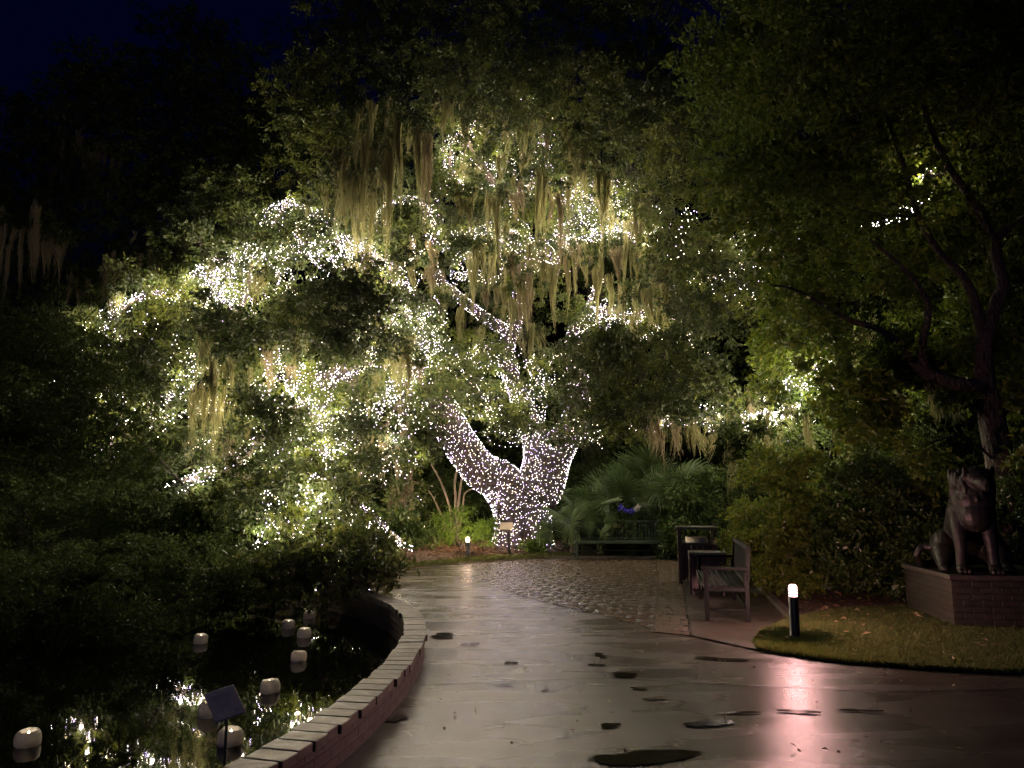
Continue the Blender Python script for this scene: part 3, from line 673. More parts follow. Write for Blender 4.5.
def wander(poly, Y0, Y1, k):
    P = sample_poly(poly, k); o = np.argsort(P[:, 0]+RNG.random(k)*60); P = P[o]
    return smooth_path([at(p[0], p[1], y) for p, y in zip(P, Y0+(Y1-Y0)*RNG.random(k))], [.02]*k, 8)
for lab, poly, Y0, Y1, k, dens in (
 ('white lights wandering through the top of the crown under the dark canopy', [(445, 110), (560, 105), (570, 190), (450, 190)], 20.6, 21.4, 12, 22),
 ('white lights strewn over the leaves between crown top and middle limb', [(430, 200), (560, 195), (560, 290), (430, 280)], 20.2, 21.2, 14, 24),
 ('white lights strewn over the bright upper right leaves', [(555, 180), (648, 178), (650, 250), (560, 255)], 20.4, 21.2, 14, 34),
 ('white lights strewn along the level right arm and its leaves', [(555, 300), (700, 295), (700, 350), (590, 345), (555, 330)], 20.8, 21.8, 16, 30),
 ('sparse white points among the dark leaves at the right of the crown', [(650, 200), (800, 205), (790, 320), (660, 300)], 16.6, 18.4, 16, 7),
 ('white lights strewn over the outer left end of the crown', [(200, 240), (300, 235), (300, 330), (190, 330)], 16.6, 17.6, 18, 34),
 ('white lights strewn over the leaves above the dark mass left of centre', [(300, 225), (430, 220), (430, 290), (310, 290)], 17.4, 18.6, 16, 28),
 ('white lights strewn over the leaves right of the dark mass left of centre', [(385, 290), (435, 290), (440, 400), (390, 400)], 17.2, 18.4, 14, 34),
 ('white lights strewn over the lower left leaves beside the hanging moss', [(170, 350), (300, 340), (300, 430), (180, 430)], 15.2, 16.2, 18, 28),
 ('white lights strewn over the leaves above the drooping strands', [(290, 350), (400, 350), (400, 460), (290, 470)], 15.8, 16.8, 18, 34),
 ('white lights strewn through the low leaves at the far rim of the pond', [(260, 480), (350, 470), (400, 545), (370, 575), (280, 560)], 12.4, 14.0, 18, 22),
 ('white lights strewn on the leaves round the fork of the oak', [(470, 350), (560, 350), (560, 430), (460, 420)], 20.0, 21.0, 14, 28),
 ('faint scattered lights glinting through the dark leaves at far left', [(60, 300), (180, 320), (180, 470), (70, 460)], 15.0, 16.6, 16, 10),
 ('few white points among the low leaves above the palmettos', [(560, 405), (760, 400), (760, 432), (570, 440)], 18.0, 19.4, 14, 12)):
    SL(lab, wander(poly, Y0, Y1, k), dens/2.2, .10)

# crown of the great oak: leaves along every limb, then the masses
C, R = [], []
def along(k, n, off, r, seg=(0, 1), zoff=0.0):
    P, _ = PATHS[k]; i = (seg[0]+(seg[1]-seg[0])*RNG.random(n))*(len(P)-1)
    p = P[i.astype(int)]+RNG.standard_normal((n, 3))*off; p[:, 2] += zoff
    C.extend(p); R.extend(r*(0.7+0.6*RNG.random(n)))
def mass(poly, Y0, Y1, n, r):
    C.extend(region(poly, Y0, Y1, n)); R.extend(r*(0.7+0.6*RNG.random(n)))
def fronting(k, n, dy, r, seg):
    P, _ = PATHS[k]; i = (seg[0]+(seg[1]-seg[0])*RNG.random(n))*(len(P)-1)
    p = P[i.astype(int)]+RNG.standard_normal((n, 3))*(.5, .2, .4); p[:, 1] -= dy; C.extend(p); R.extend(r*(0.7+0.6*RNG.random(n)))
for k, n, dy, r, seg in (('mid_main', 9, .7, .34, (.5, .95)), ('right_main', 12, .6, .34, (.55, 1)), ('left_arch', 8, .5, .3, (.1, 1)), ('left_main', 8, .7, .36, (.55, 1)),
                         ('high_arch', 5, .4, .26, (0, 1)), ('top_right', 6, .4, .3, (0, 1)), ('high_right', 6, .5, .34, (0, .8))): fronting(k, n, dy, r, seg)
for k, n, seg in (('left_high', 26, (0.3, 1)), ('left_spray', 9, (0, 1)), ('high_arch', 6, (0, 1)), ('left_mid', 26, (.2, 1)), ('left_low', 13, (.5, 1)),
                  ('left_lowest', 12, (.4, 1)), ('droop_path', 9, (.1, .9)), ('droop_pond', 24, (.2, 1)), ('far_left', 18, (.1, 1)), ('left_tip', 8, (0, 1)),
                  ('inner_droop', 20, (.1, 1)), ('inner_spray', 12, (0, 1)), ('high_right', 18, (.4, 1)), ('high_right_low', 12, (.3, 1)), ('high_right_top', 10, (.3, 1)),
                  ('top_left', 14, (.1, 1)), ('top_right', 14, (.2, 1)), ('centre_spray', 16, (0, 1)), ('right_spray', 6, (0, 1)), ('right_bough', 18, (.2, 1)),
                  ('right_tip', 12, (.1, 1)), ('right_scatter', 22, (.1, 1)), ('left_arch', 5, (.6, 1)), ('right_main', 8, (.75, 1)), ('mid_main', 8, (.8, 1)), ('mid_droop', 14, (0, 1)), ('left_veil', 14, (.2, 1)), ('heart_spray', 18, (.1, 1)), ('left_drift', 18, (0, 1)), ('left_main', 6, (.7, 1))):
    along(k, n, 0.34, 0.55, seg)
mass([(250, 240), (300, 190), (420, 180), (440, 230), (350, 240)], 19.8, 21.5, 18, .75)       # behind the left lights
mass([(275, 110), (330, 50), (480, 30), (640, 70), (690, 150), (640, 190), (500, 120), (430, 130), (330, 190), (260, 180)], 18.5, 21, 62, 1.0)
mass([(250, 0), (700, 0), (690, -60), (280, -60)], 17, 22, 26, 1.1)
mass([(420, 130), (560, 120), (570, 200), (430, 200)], 22.3, 23.6, 16, .75)
mass([(450, 215), (560, 215), (580, 270), (470, 290)], 22.4, 23.6, 14, .65)
mass([(640, 100), (740, 90), (790, 200), (780, 320), (690, 340), (640, 250)], 17.5, 20, 44, .85)
mass([(560, 345), (640, 330), (720, 350), (740, 400), (690, 425), (600, 430), (565, 410)], 17.4, 19.2, 44, .68)   # dark mass over the palmettos
mass([(270, 285), (330, 270), (385, 290), (390, 335), (340, 365), (270, 340)], 15.0, 17.0, 17, .6)              # dark mass left of centre
mass([(180, 320), (260, 320), (255, 380), (190, 390)], 15.4, 16.6, 11, .55)
mass([(400, 400), (440, 425), (430, 460), (395, 450)], 18.4, 19.6, 9, .5)
mass([(480, 378), (570, 375), (560, 425), (500, 432)], 20.6, 21.4, 14, .42)                                       # leaves before the fork
mass([(470, 270), (560, 280), (560, 340), (540, 370), (480, 350)], 21.0, 21.8, 9, .4)
mass([(560, 290), (660, 285), (690, 330), (600, 350)], 21.4, 22.3, 14, .45)
mass([(205, 180), (270, 180), (260, 260), (200, 300), (160, 290)], 18, 20, 26, .85)
mass([(90, 270), (200, 300), (190, 380), (100, 400)], 17, 18.6, 24, .75)
mass([(290, 470), (340, 470), (390, 540), (380, 575), (310, 585), (270, 530)], 12.4, 14.6, 34, .5)               # low foliage at the pond's far rim
mass([(240, 548), (350, 535), (392, 550), (396, 574), (352, 584), (318, 592), (235, 588)], 10.9, 12.6, 40, .32)
cnt = np.array([int(640*r**1.6)+70 for r in R]); V = clumps(C, R, cnt, 0.125, 0.056, keep=True, tuft=1.45, per=18)
co = foliage('crown', V, M['oak_leaf'], OAK); co.data.materials.append(M['old_leaf']); co.data.materials.append(M['new_leaf'])
co.data.polygons.foreach_set('material_index', np.repeat(RNG.choice(3, len(C), p=(.42, .38, .20)), cnt).astype(np.int32)); branchlets(OAK, 'dark_bark')

C, R = [], []
mass([(285, 285), (335, 272), (385, 292), (380, 340), (335, 362), (290, 340)], 13.6, 14.8, 20, .42)
mass([(125, 330), (165, 320), (180, 370), (150, 400), (125, 390)], 13.4, 14.6, 10, .42)
mass([(180, 290), (225, 300), (240, 330), (200, 345)], 14.4, 15.2, 5, .38)
mass([(240, 400), (300, 395), (290, 440), (240, 440)], 13.4, 14.2, 6, .34)
mass([(345, 420), (400, 425), (395, 470), (350, 465)], 14.6, 15.6, 6, .34)
mass([(230, 480), (285, 470), (300, 500), (260, 530)], 12.8, 13.6, 7, .34)
mass([(395, 255), (430, 290), (420, 320), (390, 300)], 17.0, 17.6, 5, .36)
mass([(530, 412), (605, 400), (612, 436), (585, 452), (548, 446)], 20.2, 21.0, 13, .36)
mass([(450, 235), (520, 240), (500, 262), (455, 258)], 19.6, 20.2, 5, .34)
V = clumps(C, R, [int(640*r**1.6)+90 for r in R], 0.115, 0.052, keep=True, tuft=1.45, per=18)
foliage('crown', V, M['old_leaf'], OAK); branchlets(OAK, 'dark_bark')

# moss hung in the oak
for px, py, Y, w, l, mt in ((425, 262, 18.5, 26, 66, 'grey_moss'), (436, 270, 18.7, 12, 60, 'grey_moss'), (222, 365, 15.0, 44, 110, 'moss'), (205, 385, 14.9, 26, 90, 'moss'), (243, 400, 14.9, 16, 70, 'moss'),
    (228, 440, 14.7, 14, 55, 'grey_moss'), (245, 470, 14.7, 18, 30, 'grey_moss'), (397, 118, 17.9, 26, 130, 'moss'), (372, 150, 17.7, 22, 115, 'moss'), (352, 172, 17.6, 22, 100, 'moss'), (415, 120, 18.0, 20, 100, 'moss'),
    (335, 190, 17.8, 26, 70, 'moss'), (440, 100, 18.2, 30, 60, 'moss'), (547, 105, 20.4, 12, 95, 'grey_moss'), (520, 110, 19.8, 40, 60, 'moss'), (575, 130, 20, 30, 60, 'moss'), (630, 215, 20.8, 40, 70, 'moss'), (610, 225, 20.9, 24, 55, 'moss'),
    (583, 228, 21.0, 7, 42, 'moss'), (590, 230, 21.0, 6, 38, 'moss'), (648, 232, 20.7, 26, 60, 'moss'), (500, 245, 20.8, 36, 70, 'moss'), (540, 255, 21, 34, 75, 'moss'), (565, 250, 21, 36, 80, 'moss'), (600, 262, 21, 40, 60, 'moss'),
    (478, 325, 20.4, 18, 50, 'moss'), (455, 300, 20.2, 24, 60, 'moss'), (395, 340, 17.4, 20, 60, 'moss'), (408, 335, 17.6, 18, 70, 'moss'), (372, 390, 17.4, 14, 60, 'moss'), (262, 240, 18, 28, 50, 'moss'), (300, 225, 18.5, 30, 55, 'moss'),
    (345, 255, 18.5, 26, 45, 'moss'), (402, 400, 18, 14, 60, 'grey_moss'), (390, 445, 17.5, 18, 90, 'grey_moss'), (365, 440, 16.6, 10, 90, 'grey_moss'), (440, 300, 20.6, 20, 40, 'moss'), (470, 175, 21, 22, 60, 'moss'), (495, 200, 21.2, 24, 50, 'moss'),
    (385, 255, 18.8, 22, 50, 'moss'), (690, 420, 19.4, 30, 45, 'moss'), (720, 425, 18.8, 26, 40, 'moss'), (765, 425, 18.0, 14, 35, 'moss'), (672, 410, 20, 22, 45, 'moss'), (118, 300, 16.6, 20, 40, 'moss'), (186, 440, 15.8, 20, 50, 'moss'), (655, 320, 21.6, 30, 50, 'moss'), (530, 330, 22, 24, 50, 'moss')):
    moss_part(OAK, px, py, Y, w, l, mt, 1.0)

for poly, Y0, Y1, n, w, l in (([(330, 110), (430, 105), (430, 190), (330, 200)], 17.6, 18.6, 8, (16, 34), (60, 120)), ([(440, 100), (650, 110), (650, 215), (450, 200)], 19.4, 20.6, 13, (12, 30), (45, 90)),
        ([(470, 235), (680, 240), (680, 300), (480, 300)], 19.8, 21, 12, (14, 34), (40, 80)), ([(190, 250), (420, 240), (420, 370), (190, 380)], 15.4, 17, 15, (10, 24), (40, 90)), ([(600, 400), (760, 400), (760, 425), (600, 425)], 17.6, 19, 8, (16, 34), (30, 60))):
    for p in sample_poly(poly, n): moss_part(OAK, p[0], p[1], random.uniform(Y0, Y1), random.uniform(*w), random.uniform(*l), random.choice(('moss', 'moss', 'grey_moss')))

# ------------------------------------------------------------------ other trees
def tree_thing(name, label, base, cat='tree', group=None):
    o = empty(name, base); tag(o, label, cat, group); return o

# dark oak bough curtain at the left, in front of the lit boughs, hanging to the water
LO = tree_thing('overhanging_oak', 'dark unlit oak at the left edge, its leafy boughs hanging down to the pond water', (-12.5, 13.2, 0.0))
limb(LO, [(-330, 565, 13.2, .5), (-300, 480, 13.0, .42), (-240, 400, 12.8, .3), (-150, 350, 12.4, .18), (-40, 340, 12.4, .09), (60, 380, 12.6, .05), (130, 440, 13, .03)], 'dark_bark', 'trunk', 14)
for p in ([(-150, 350, 12.4, .12), (-60, 420, 12.2, .05), (-10, 470, 12, .03), (30, 520, 11.8, .015)], [(60, 380, 12.6, .04), (140, 440, 13.5, .03), (200, 500, 16, .02), (260, 540, 16.6, .01)]):
    limb(LO, p, 'dark_bark', 'limb', 8)
C, R = [], []
mass([(-120, 318), (60, 314), (120, 375), (150, 440), (140, 485), (60, 490), (-120, 490)], 10.8, 12.8, 120, .5)
mass([(110, 420), (170, 430), (215, 480), (280, 500), (320, 535), (330, 575), (130, 578), (90, 480)], 15.8, 17.6, 120, .6)
mass([(-120, 470), (130, 470), (160, 500), (160, 579), (-120, 580)], 15.2, 17.6, 130, .62)
mass([(-120, 322), (85, 318), (110, 420), (-120, 430)], 12.6, 14.2, 70, .6)
mass([(-100, 592), (120, 588), (160, 618), (110, 640), (40, 650), (-100, 652)], 8.9, 9.7, 46, .20)
mass([(-120, 572), (150, 568), (285, 574), (300, 596), (240, 612), (120, 616), (-120, 618)], 10.2, 11.3, 90, .30)
mass([(-120, 545), (120, 540), (320, 545), (335, 580), (240, 592), (100, 594), (-120, 596)], 13.0, 15.0, 120, .36)
V = clumps(C, R, [int(640*r**1.4)+50 for r in R], 0.08, 0.038)
foliage('crown', V, M['dark_leaf'], LO)

# right-hand tree over the statue
RT = tree_thing('broadleaf_tree', 'dark crooked tree behind the lion statue with broad yellow green leaves', (at(1012, 560, 12.6)[0], 12.6, 0))
limb(RT, [(1016, 640, 12.6, .30), (1012, 560, 12.6, .24), (1004, 480, 12.5, .21), (992, 420, 12.4, .19), (985, 388, 12.3, .16)], 'dark_bark', 'trunk', 14, .06)
for p in ([(985, 390, 12.3, .15), (984, 345, 12.2, .12), (996, 305, 12.2, .11), (1003, 285, 12.1, .10), (996, 255, 12, .085), (1000, 235, 12, .07), (1040, 208, 11.8, .04)],
          [(984, 345, 12.2, .09), (974, 300, 12.2, .075), (962, 275, 12.1, .065), (938, 250, 12, .055), (918, 215, 11.9, .05), (905, 170, 11.9, .04), (885, 110, 11.8, .02)],
          [(985, 390, 12.3, .12), (950, 382, 12.3, .11), (925, 372, 12.4, .10), (905, 352, 12.4, .07), (880, 330, 12.5, .06), (845, 318, 12.6, .045), (800, 292, 12.6, .03), (770, 285, 12.6, .015)],
          [(925, 372, 12.4, .08), (922, 345, 12.2, .065), (928, 305, 12.1, .05), (905, 270, 12, .04), (870, 240, 12, .02)],
          [(998, 250, 12, .07), (975, 205, 11.9, .06), (945, 160, 11.8, .05), (925, 110, 11.7, .04), (910, 40, 11.6, .02)],
          [(992, 420, 12.4, .12), (1030, 380, 12.4, .1), (1090, 340, 12.4, .07)],
          [(1004, 470, 12.5, .03), (960, 436, 12.2, .02), (905, 455, 12, .008)],
          [(920, 215, 11.9, .03), (880, 215, 11.9, .02), (830, 200, 12, .01)]):
    limb(RT, p, 'dark_bark', 'limb', 9, .07)
C, R = [], []
mass([(780, 230), (1024, 180), (1040, 400), (960, 400), (880, 400), (800, 350)], 12.7, 15.0, 120, .55)
mass([(760, 300), (830, 300), (850, 400), (790, 430)], 14.2, 16, 26, .5)
mass([(825, 375), (890, 375), (895, 445), (855, 458), (835, 435)], 11.8, 12.8, 26, .32)
mass([(770, 290), (900, 280), (905, 370), (780, 390)], 12.4, 13.6, 26, .42)
mass([(905, 440), (945, 455), (950, 500), (925, 505)], 11.3, 11.9, 7, .2)
mass([(1000, 380), (1040, 380), (1040, 490), (1005, 470)], 11.6, 12.4, 9, .3)
V = clumps(C, R, [int(330*r**1.5)+40 for r in R], 0.13, 0.075, per=13, tuft=1.5, keep=True)
foliage('crown', V, M['yellow_leaf'], RT)
C, R = [], []
mass([(720, 180), (900, 60), (1100, 0), (1100, 240), (900, 220), (760, 280)], 11.5, 15.5, 150, .7)
mass([(740, 0), (1100, -60), (1100, 100), (800, 120)], 10.5, 16, 120, .85)
mass([(700, 60), (760, 0), (780, 160), (720, 170)], 14, 17, 28, .8)
V = clumps(C, R, [int(330*r**1.5)+40 for r in R], 0.13, 0.075, per=13, tuft=1.5, keep=True)
foliage('crown', V, M['shaded_leaf'], RT); branchlets(RT, 'dark_bark')
for px, py, Y, w, l in ((850, 320, 13.4, 50, 100), (830, 340, 13.6, 40, 90), (890, 380, 12.8, 26, 110), (868, 390, 13, 30, 80), (905, 370, 12.9, 26, 70), (800, 410, 14.5, 30, 60), (840, 410, 13.6, 36, 70), (735, 440, 15.5, 26, 60), (775, 430, 15, 40, 60), (930, 385, 12.6, 30, 60), (945, 400, 12.6, 30, 70)):
    moss_part(RT, px, py, Y, w, l, 'moss', 0.9)
PATHS['rt'] = smooth_path([at(868, 226, 12.4), at(895, 216, 12.5), at(912, 205, 12.6), at(926, 190, 12.7), at(934, 168, 12.7)], [.03]*5)
SL('small isolated cluster of white lights high in the right hand broadleaf tree', PATHS['rt'], 16, .07, group='light strings in other trees')

# tall dark trees behind, each with trunk, crown and some moss
def back_tree(label, px, Y, trunk_r, outline, n, r, leaf=0.16, mosses=(), name='dark_oak', depth=5.0, lean=0):
    x = at(px, 500, Y)[0]; o = tree_thing(name, label, (x, Y, 0.0), group='dark trees behind')
    b = np.array((x, Y, -0.1)); top = at(px+lean, np.mean([p[1] for p in outline]), Y)
    P, Rr = smooth_path([b, b*0.6+top*0.4+np.array((.3, 0, 0)), top], [trunk_r, trunk_r*.75, trunk_r*.3], 6)
    mb = MB(); mb.tube(P-np.array(o.location), Rr, 10, True, .06); mb.build('trunk', M['dark_bark'], o, True)
    c = region(outline, Y-depth/2, Y+depth/2, n); rr = r*(0.7+0.6*RNG.random(n))
    V = clumps(c, rr, [int(200*q**1.5)+40 for q in rr], leaf, leaf*.5)
    foliage('crown', V, M['dark_leaf'], o)
    for m in mosses: moss_part(o, *m)
    return o
back_tree('tallest dark oak against the blue sky at upper left, moss hanging under its crown', 175, 30, .5, [(120, 70), (150, 25), (190, 12), (225, 28), (245, 60), (262, 110), (250, 240), (120, 250), (105, 120)], 110, 1.35,
          mosses=[(85, 145, 27, 40, 80, 'grey_moss'), (110, 150, 27, 25, 60, 'grey_moss'), (60, 160, 27, 20, 60, 'grey_moss'), (130, 265, 24, 60, 55, 'grey_moss'), (95, 280, 24, 40, 50, 'grey_moss')])
back_tree('dark round crowned oak at the left edge of the sky, below the tallest oak', 40, 28, .45, [(-40, 110), (10, 115), (35, 85), (45, 55), (75, 62), (110, 55), (130, 110), (130, 290), (-40, 300)], 110, 1.3,
          mosses=[(25, 222, 22, 46, 84, 'grey_moss'), (45, 232, 22, 20, 60, 'grey_moss'), (62, 236, 22, 10, 60, 'grey_moss'), (5, 226, 22, 24, 66, 'grey_moss')])
back_tree('dark oak filling the gap right of the tallest oak at upper left', 265, 31, .5, [(225, 105), (262, 90), (300, 110), (320, 220), (220, 230)], 40, 1.3)
back_tree('dark oak rising behind the left half of the lit crown', 350, 31, .6, [(285, 80), (290, 40), (320, 0), (350, -60), (520, -60), (520, 160), (300, 180)], 130, 1.45)
back_tree('dark oak rising behind the right half of the lit crown, left of the sky gap', 590, 30, .6, [(500, -60), (655, -60), (672, 0), (675, 40), (680, 160), (520, 180)], 110, 1.4, mosses=[(660, 85, 27, 30, 50, 'grey_moss')])
back_tree('dark oak at upper right, right of the small gap of blue sky', 790, 27, .5, [(735, -20), (760, -60), (1060, -60), (1060, 200), (740, 200), (715, 60)], 120, 1.4)
back_tree('low dark oak far behind the sloping limbs at left', 215, 30, .4, [(120, 240), (330, 240), (330, 500), (120, 520)], 90, 1.25)
back_tree('low dark oak in shadow behind the leaning limb of the lit oak', 430, 30, .4, [(320, 230), (520, 230), (510, 500), (330, 520)], 90, 1.25)
back_tree('low dark oak behind the palmettos right of the lit trunk', 640, 28, .4, [(540, 180), (760, 180), (760, 480), (540, 500)], 100, 1.2)
back_tree('low dark oak behind the hedge and the crooked tree at right', 880, 24, .4, [(740, 180), (1060, 180), (1060, 500), (740, 500)], 110, 1.1)
back_tree('low dark oak at the far left edge beyond the pond', 20, 26, .4, [(-80, 260), (150, 260), (150, 520), (-80, 530)], 90, 1.2)
# one dense far wood that closes the view
c = np.stack((RNG.uniform(-60, 60, 420), 43+RNG.random(420)*4, RNG.random(420)**1.2*9), 1); rr = RNG.uniform(1.4, 2.4, 420)
fw = empty('far_woods', (0, 45, 0)); V = clumps(c, rr, 240, 0.42, 0.24)-np.array((0, 45, 0))
bpy.data.objects.remove(fw); fw = link('far_woods', np_mesh('far_woods', V, np.arange(len(V)).reshape(-1, 4)), M['dark_leaf']); fw.location = (0, 45, 0)
tag(fw, 'far dark woods closing the view behind the garden', 'woods', kind='stuff')

# ------------------------------------------------------------------ shrubs, palmettos, small plants
def shrub(label, px, py, Y, outline, n, r, mat='shrub_leaf', leaf=(.085, .05), name='shrub', depth=1.6, group=None, stems=5, cnt=420, cat='shrub'):
    b = at(px, py, Y); o = empty(name, (b[0], Y, max(0, min(b[2], .4)))); tag(o, label, cat, group)
    c = region(outline, Y-depth/2, Y+depth/2, n); c[:, 2] = np.maximum(c[:, 2], 0.12); rr = r*(0.7+0.6*RNG.random(n))
    V = clumps(c, rr, [int(cnt*(q/.4)**1.4)+30 for q in rr], leaf[0], leaf[1], tuft=1.4, per=14); foliage('leaves', V, M[mat], o)
    mb = MB(); L = np.array(o.location)
    for k in range(stems):
        e = c[RNG.integers(n)]-L; P, R2 = smooth_path([(random.uniform(-.15, .15), random.uniform(-.1, .1), -0.05), e*0.5+RNG.standard_normal(3)*.06, e], [.022, .016, .006], 4); mb.tube(P, R2, 6)
    mb.build('stem', M['dark_bark'], o, True); return o
HG = 'shrubs of the hedge behind the right bench'
shrub('tall yellow green hedge shrub right behind the back of the near slatted bench', 775, 585, 13.3, [(735, 500), (760, 462), (815, 455), (830, 500), (825, 580), (770, 590), (745, 575)], 60, .36, leaf=(.085, .05), group=HG, depth=1.8, mat='yellow_leaf')
shrub('rounded dark green hedge shrub in the middle of the hedge behind the bollard', 855, 590, 12.8, [(815, 500), (840, 465), (890, 462), (905, 500), (905, 585), (830, 592)], 60, .36, group=HG, depth=1.8)
shrub('dark green hedge shrub touching the left side of the lion pedestal', 915, 585, 12.4, [(885, 480), (930, 470), (955, 520), (950, 580), (890, 592)], 40, .34, group=HG)
shrub('dark green shrub behind the lion statue at the right edge', 1010, 570, 12.6, [(975, 490), (1060, 470), (1060, 580), (980, 580)], 36, .34, group=HG)
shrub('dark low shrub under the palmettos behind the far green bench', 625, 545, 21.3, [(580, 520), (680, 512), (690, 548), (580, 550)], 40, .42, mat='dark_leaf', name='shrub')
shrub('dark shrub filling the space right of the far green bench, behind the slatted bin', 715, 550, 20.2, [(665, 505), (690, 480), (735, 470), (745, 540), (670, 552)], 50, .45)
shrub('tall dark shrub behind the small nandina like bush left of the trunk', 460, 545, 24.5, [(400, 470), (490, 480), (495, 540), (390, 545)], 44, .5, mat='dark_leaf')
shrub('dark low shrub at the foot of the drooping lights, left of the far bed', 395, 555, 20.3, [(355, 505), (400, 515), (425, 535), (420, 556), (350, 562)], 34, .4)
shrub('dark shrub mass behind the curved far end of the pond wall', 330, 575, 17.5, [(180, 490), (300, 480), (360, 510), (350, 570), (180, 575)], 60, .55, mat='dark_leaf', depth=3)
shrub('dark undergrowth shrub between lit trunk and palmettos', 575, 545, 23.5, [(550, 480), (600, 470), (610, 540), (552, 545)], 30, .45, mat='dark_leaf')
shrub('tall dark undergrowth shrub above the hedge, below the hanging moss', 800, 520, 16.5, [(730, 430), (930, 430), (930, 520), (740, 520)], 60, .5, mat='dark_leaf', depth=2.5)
# bright feathery bush behind the far bollard
shrub('bright yellow green feathery bush right behind the small far bollard', 463, 552, 20.6, [(432, 518), (452, 508), (478, 510), (492, 522), (488, 540), (440, 545)], 26, .26, 'fern_leaf', (.11, .028), cnt=190, depth=.9, name='bush', stems=7, cat='bush')
shrub('small pale green plant at the foot of the lit trunk, behind the plant sign', 528, 552, 20.9, [(518, 541), (536, 542), (534, 551), (520, 551)], 6, .14, 'fern_leaf', (.10, .04), cnt=260, depth=.3, name='small_plant', cat='plant')
shrub('taller pale green plant at the right foot of the lit trunk', 541, 550, 21.0, [(534, 533), (548, 534), (552, 549), (536, 550)], 8, .15, 'fern_leaf', (.10, .04), cnt=260, depth=.3, name='small_plant', cat='plant')

# bare many stemmed shrub, and a leaning pale trunk
bs = empty('bare_shrub', (at(450, 545, 23)[0], 23, .2)); tag(bs, 'bare shrub of slim pale stems fanning up between pale trunk and leaning lit limb', 'shrub'); L = np.array(bs.location)
for p in ([(452, 548, 23, .04), (450, 510, 23, .035), (440, 480, 22.8, .028), (425, 455, 22.6, .015)], [(454, 548, 23, .05), (456, 505, 23, .045), (455, 480, 23, .035), (460, 455, 23, .02), (445, 440, 22.9, .01)],
          [(456, 548, 23, .05), (459, 500, 23, .04), (464, 470, 23, .03), (474, 448, 23.1, .012)], [(458, 548, 23, .04), (463, 505, 23, .03), (466, 492, 23, .022), (482, 486, 23, .01)], [(450, 548, 23, .035), (443, 520, 23, .028), (428, 490, 23, .02), (405, 478, 23, .008)]):
    limb(bs, p, 'pale_bark', 'stem', 7, .05)
pt = empty('small_tree', (at(397, 550, 21)[0], 21, .1)); tag(pt, 'small leaning pale trunk hung with grey moss, left of the bare shrub', 'tree')
limb(pt, [(399, 552, 21, .16), (398, 525, 21, .13), (402, 505, 21, .12), (408, 480, 21, .09), (415, 455, 21, .05)], 'pale_bark', 'trunk', 10, .1)
limb(pt, [(402, 505, 21, .08), (393, 485, 20.9, .06), (390, 460, 20.8, .04)], 'pale_bark', 'limb', 8, .1)
for m in ((405, 482, 20.8, 22, 45, 'grey_moss'), (393, 470, 20.7, 12, 60, 'grey_moss'), (413, 460, 20.8, 16, 50, 'grey_moss')): moss_part(pt, *m)

# fan palmettos
def fan_mesh(nseg=34, L=0.62, petiole=0.75):
    """one palmetto leaf: stalk along +Y, then a fan of pleated blades"""
    V, F = [], []
    def q(a, b, c, d): i = len(V); V.extend((a, b, c, d)); F.append((i, i+1, i+2, i+3))
    ex = np.array((1., 0, 0)); S = 6
    for k in range(S):
        y0, y1 = petiole*k/S, petiole*(k+1)/S; z0, z1 = 0.22*math.sin(y0/petiole*1.4), 0.22*math.sin(y1/petiole*1.4); w = .013
        q((-w, y0, z0), (w, y0, z0), (w, y1, z1), (-w, y1, z1)); q((0, y0, z0-w), (0, y0, z0+w), (0, y1, z1+w), (0, y1, z1-w))
    c = np.array((0, petiole, 0.22*math.sin(1.4)))
    for i in range(nseg):
        a = (i-(nseg-1)/2)/(nseg-1)*math.radians(250); l = L*(0.8+0.25*math.cos(a/2))*random.uniform(.9, 1.08); w = L*0.033
        d = np.array((math.sin(a), math.cos(a), 0)); s_ = np.array((math.cos(a), -math.sin(a), 0)); pts = []
        dr = random.uniform(.25, .5)
        for t in (0.02, .35, .65, .85, 1.0): pts.append((c+d*l*t+np.array((0, 0, -dr*l*t**2.6 + 0.10*abs(math.sin(a*.5))*t)), w*(0.35+1.3*t if t < .5 else 1.9*(1-t)+.04)))
        for (p0, w0), (p1, w1) in zip(pts, pts[1:]): q(p0-s_*w0+(0, 0, .012), p0+s_*w0-(0, 0, .012), p1+s_*w1-(0, 0, .012), p1-s_*w1+(0, 0, .012))
    return np_mesh('frond', np.array(V), np.array(F))
FANS = [fan_mesh() for _ in range(4)]
for f in FANS: f.materials.append(M['palm_leaf'])
def palmetto(label, px, py, Y, h, n, size, spread=1.0):
    x = at(px, py, Y)[0]; z = 0.2 if Y > 20 else 0.05; o = empty('palmetto', (x, Y, z)); tag(o, label, 'palmetto', 'palmettos behind the far bench')
    mb = MB(); P, R = smooth_path([(0, 0, -.1), (.04, 0, h*.5), (0, 0, h)], [.13, .12, .10], 4); mb.tube(P, R, 10, True, .12); mb.build('trunk', M['dark_bark'], o, True)
    for k in range(n):
        f = bpy.data.objects.new('frond', FANS[k % 4]); COL.objects.link(f); f.parent = o; f.location = (0, 0, h-random.uniform(0, .12))
        az = k*2.399+random.uniform(-.3, .3); f.rotation_mode = 'XYZ'
        f.rotation_euler = (Matrix.Rotation(az, 3, 'Z') @ Matrix.Rotation(math.radians(random.uniform(0, 70)), 3, 'X') @ Matrix.Rotation(math.radians(random.choice((-1, 1))*random.uniform(25, 85)), 3, 'Y')).to_euler(); s_ = size*random.uniform(.8, 1.15); f.scale = (s_, s_, s_)
    return o
palmetto('low bright palmetto right beside the lit trunk', 574, 540, 20.6, .35, 11, .85)
palmetto('broad palmetto behind the left half of the far bench', 612, 530, 21.2, .75, 14, 1.15)
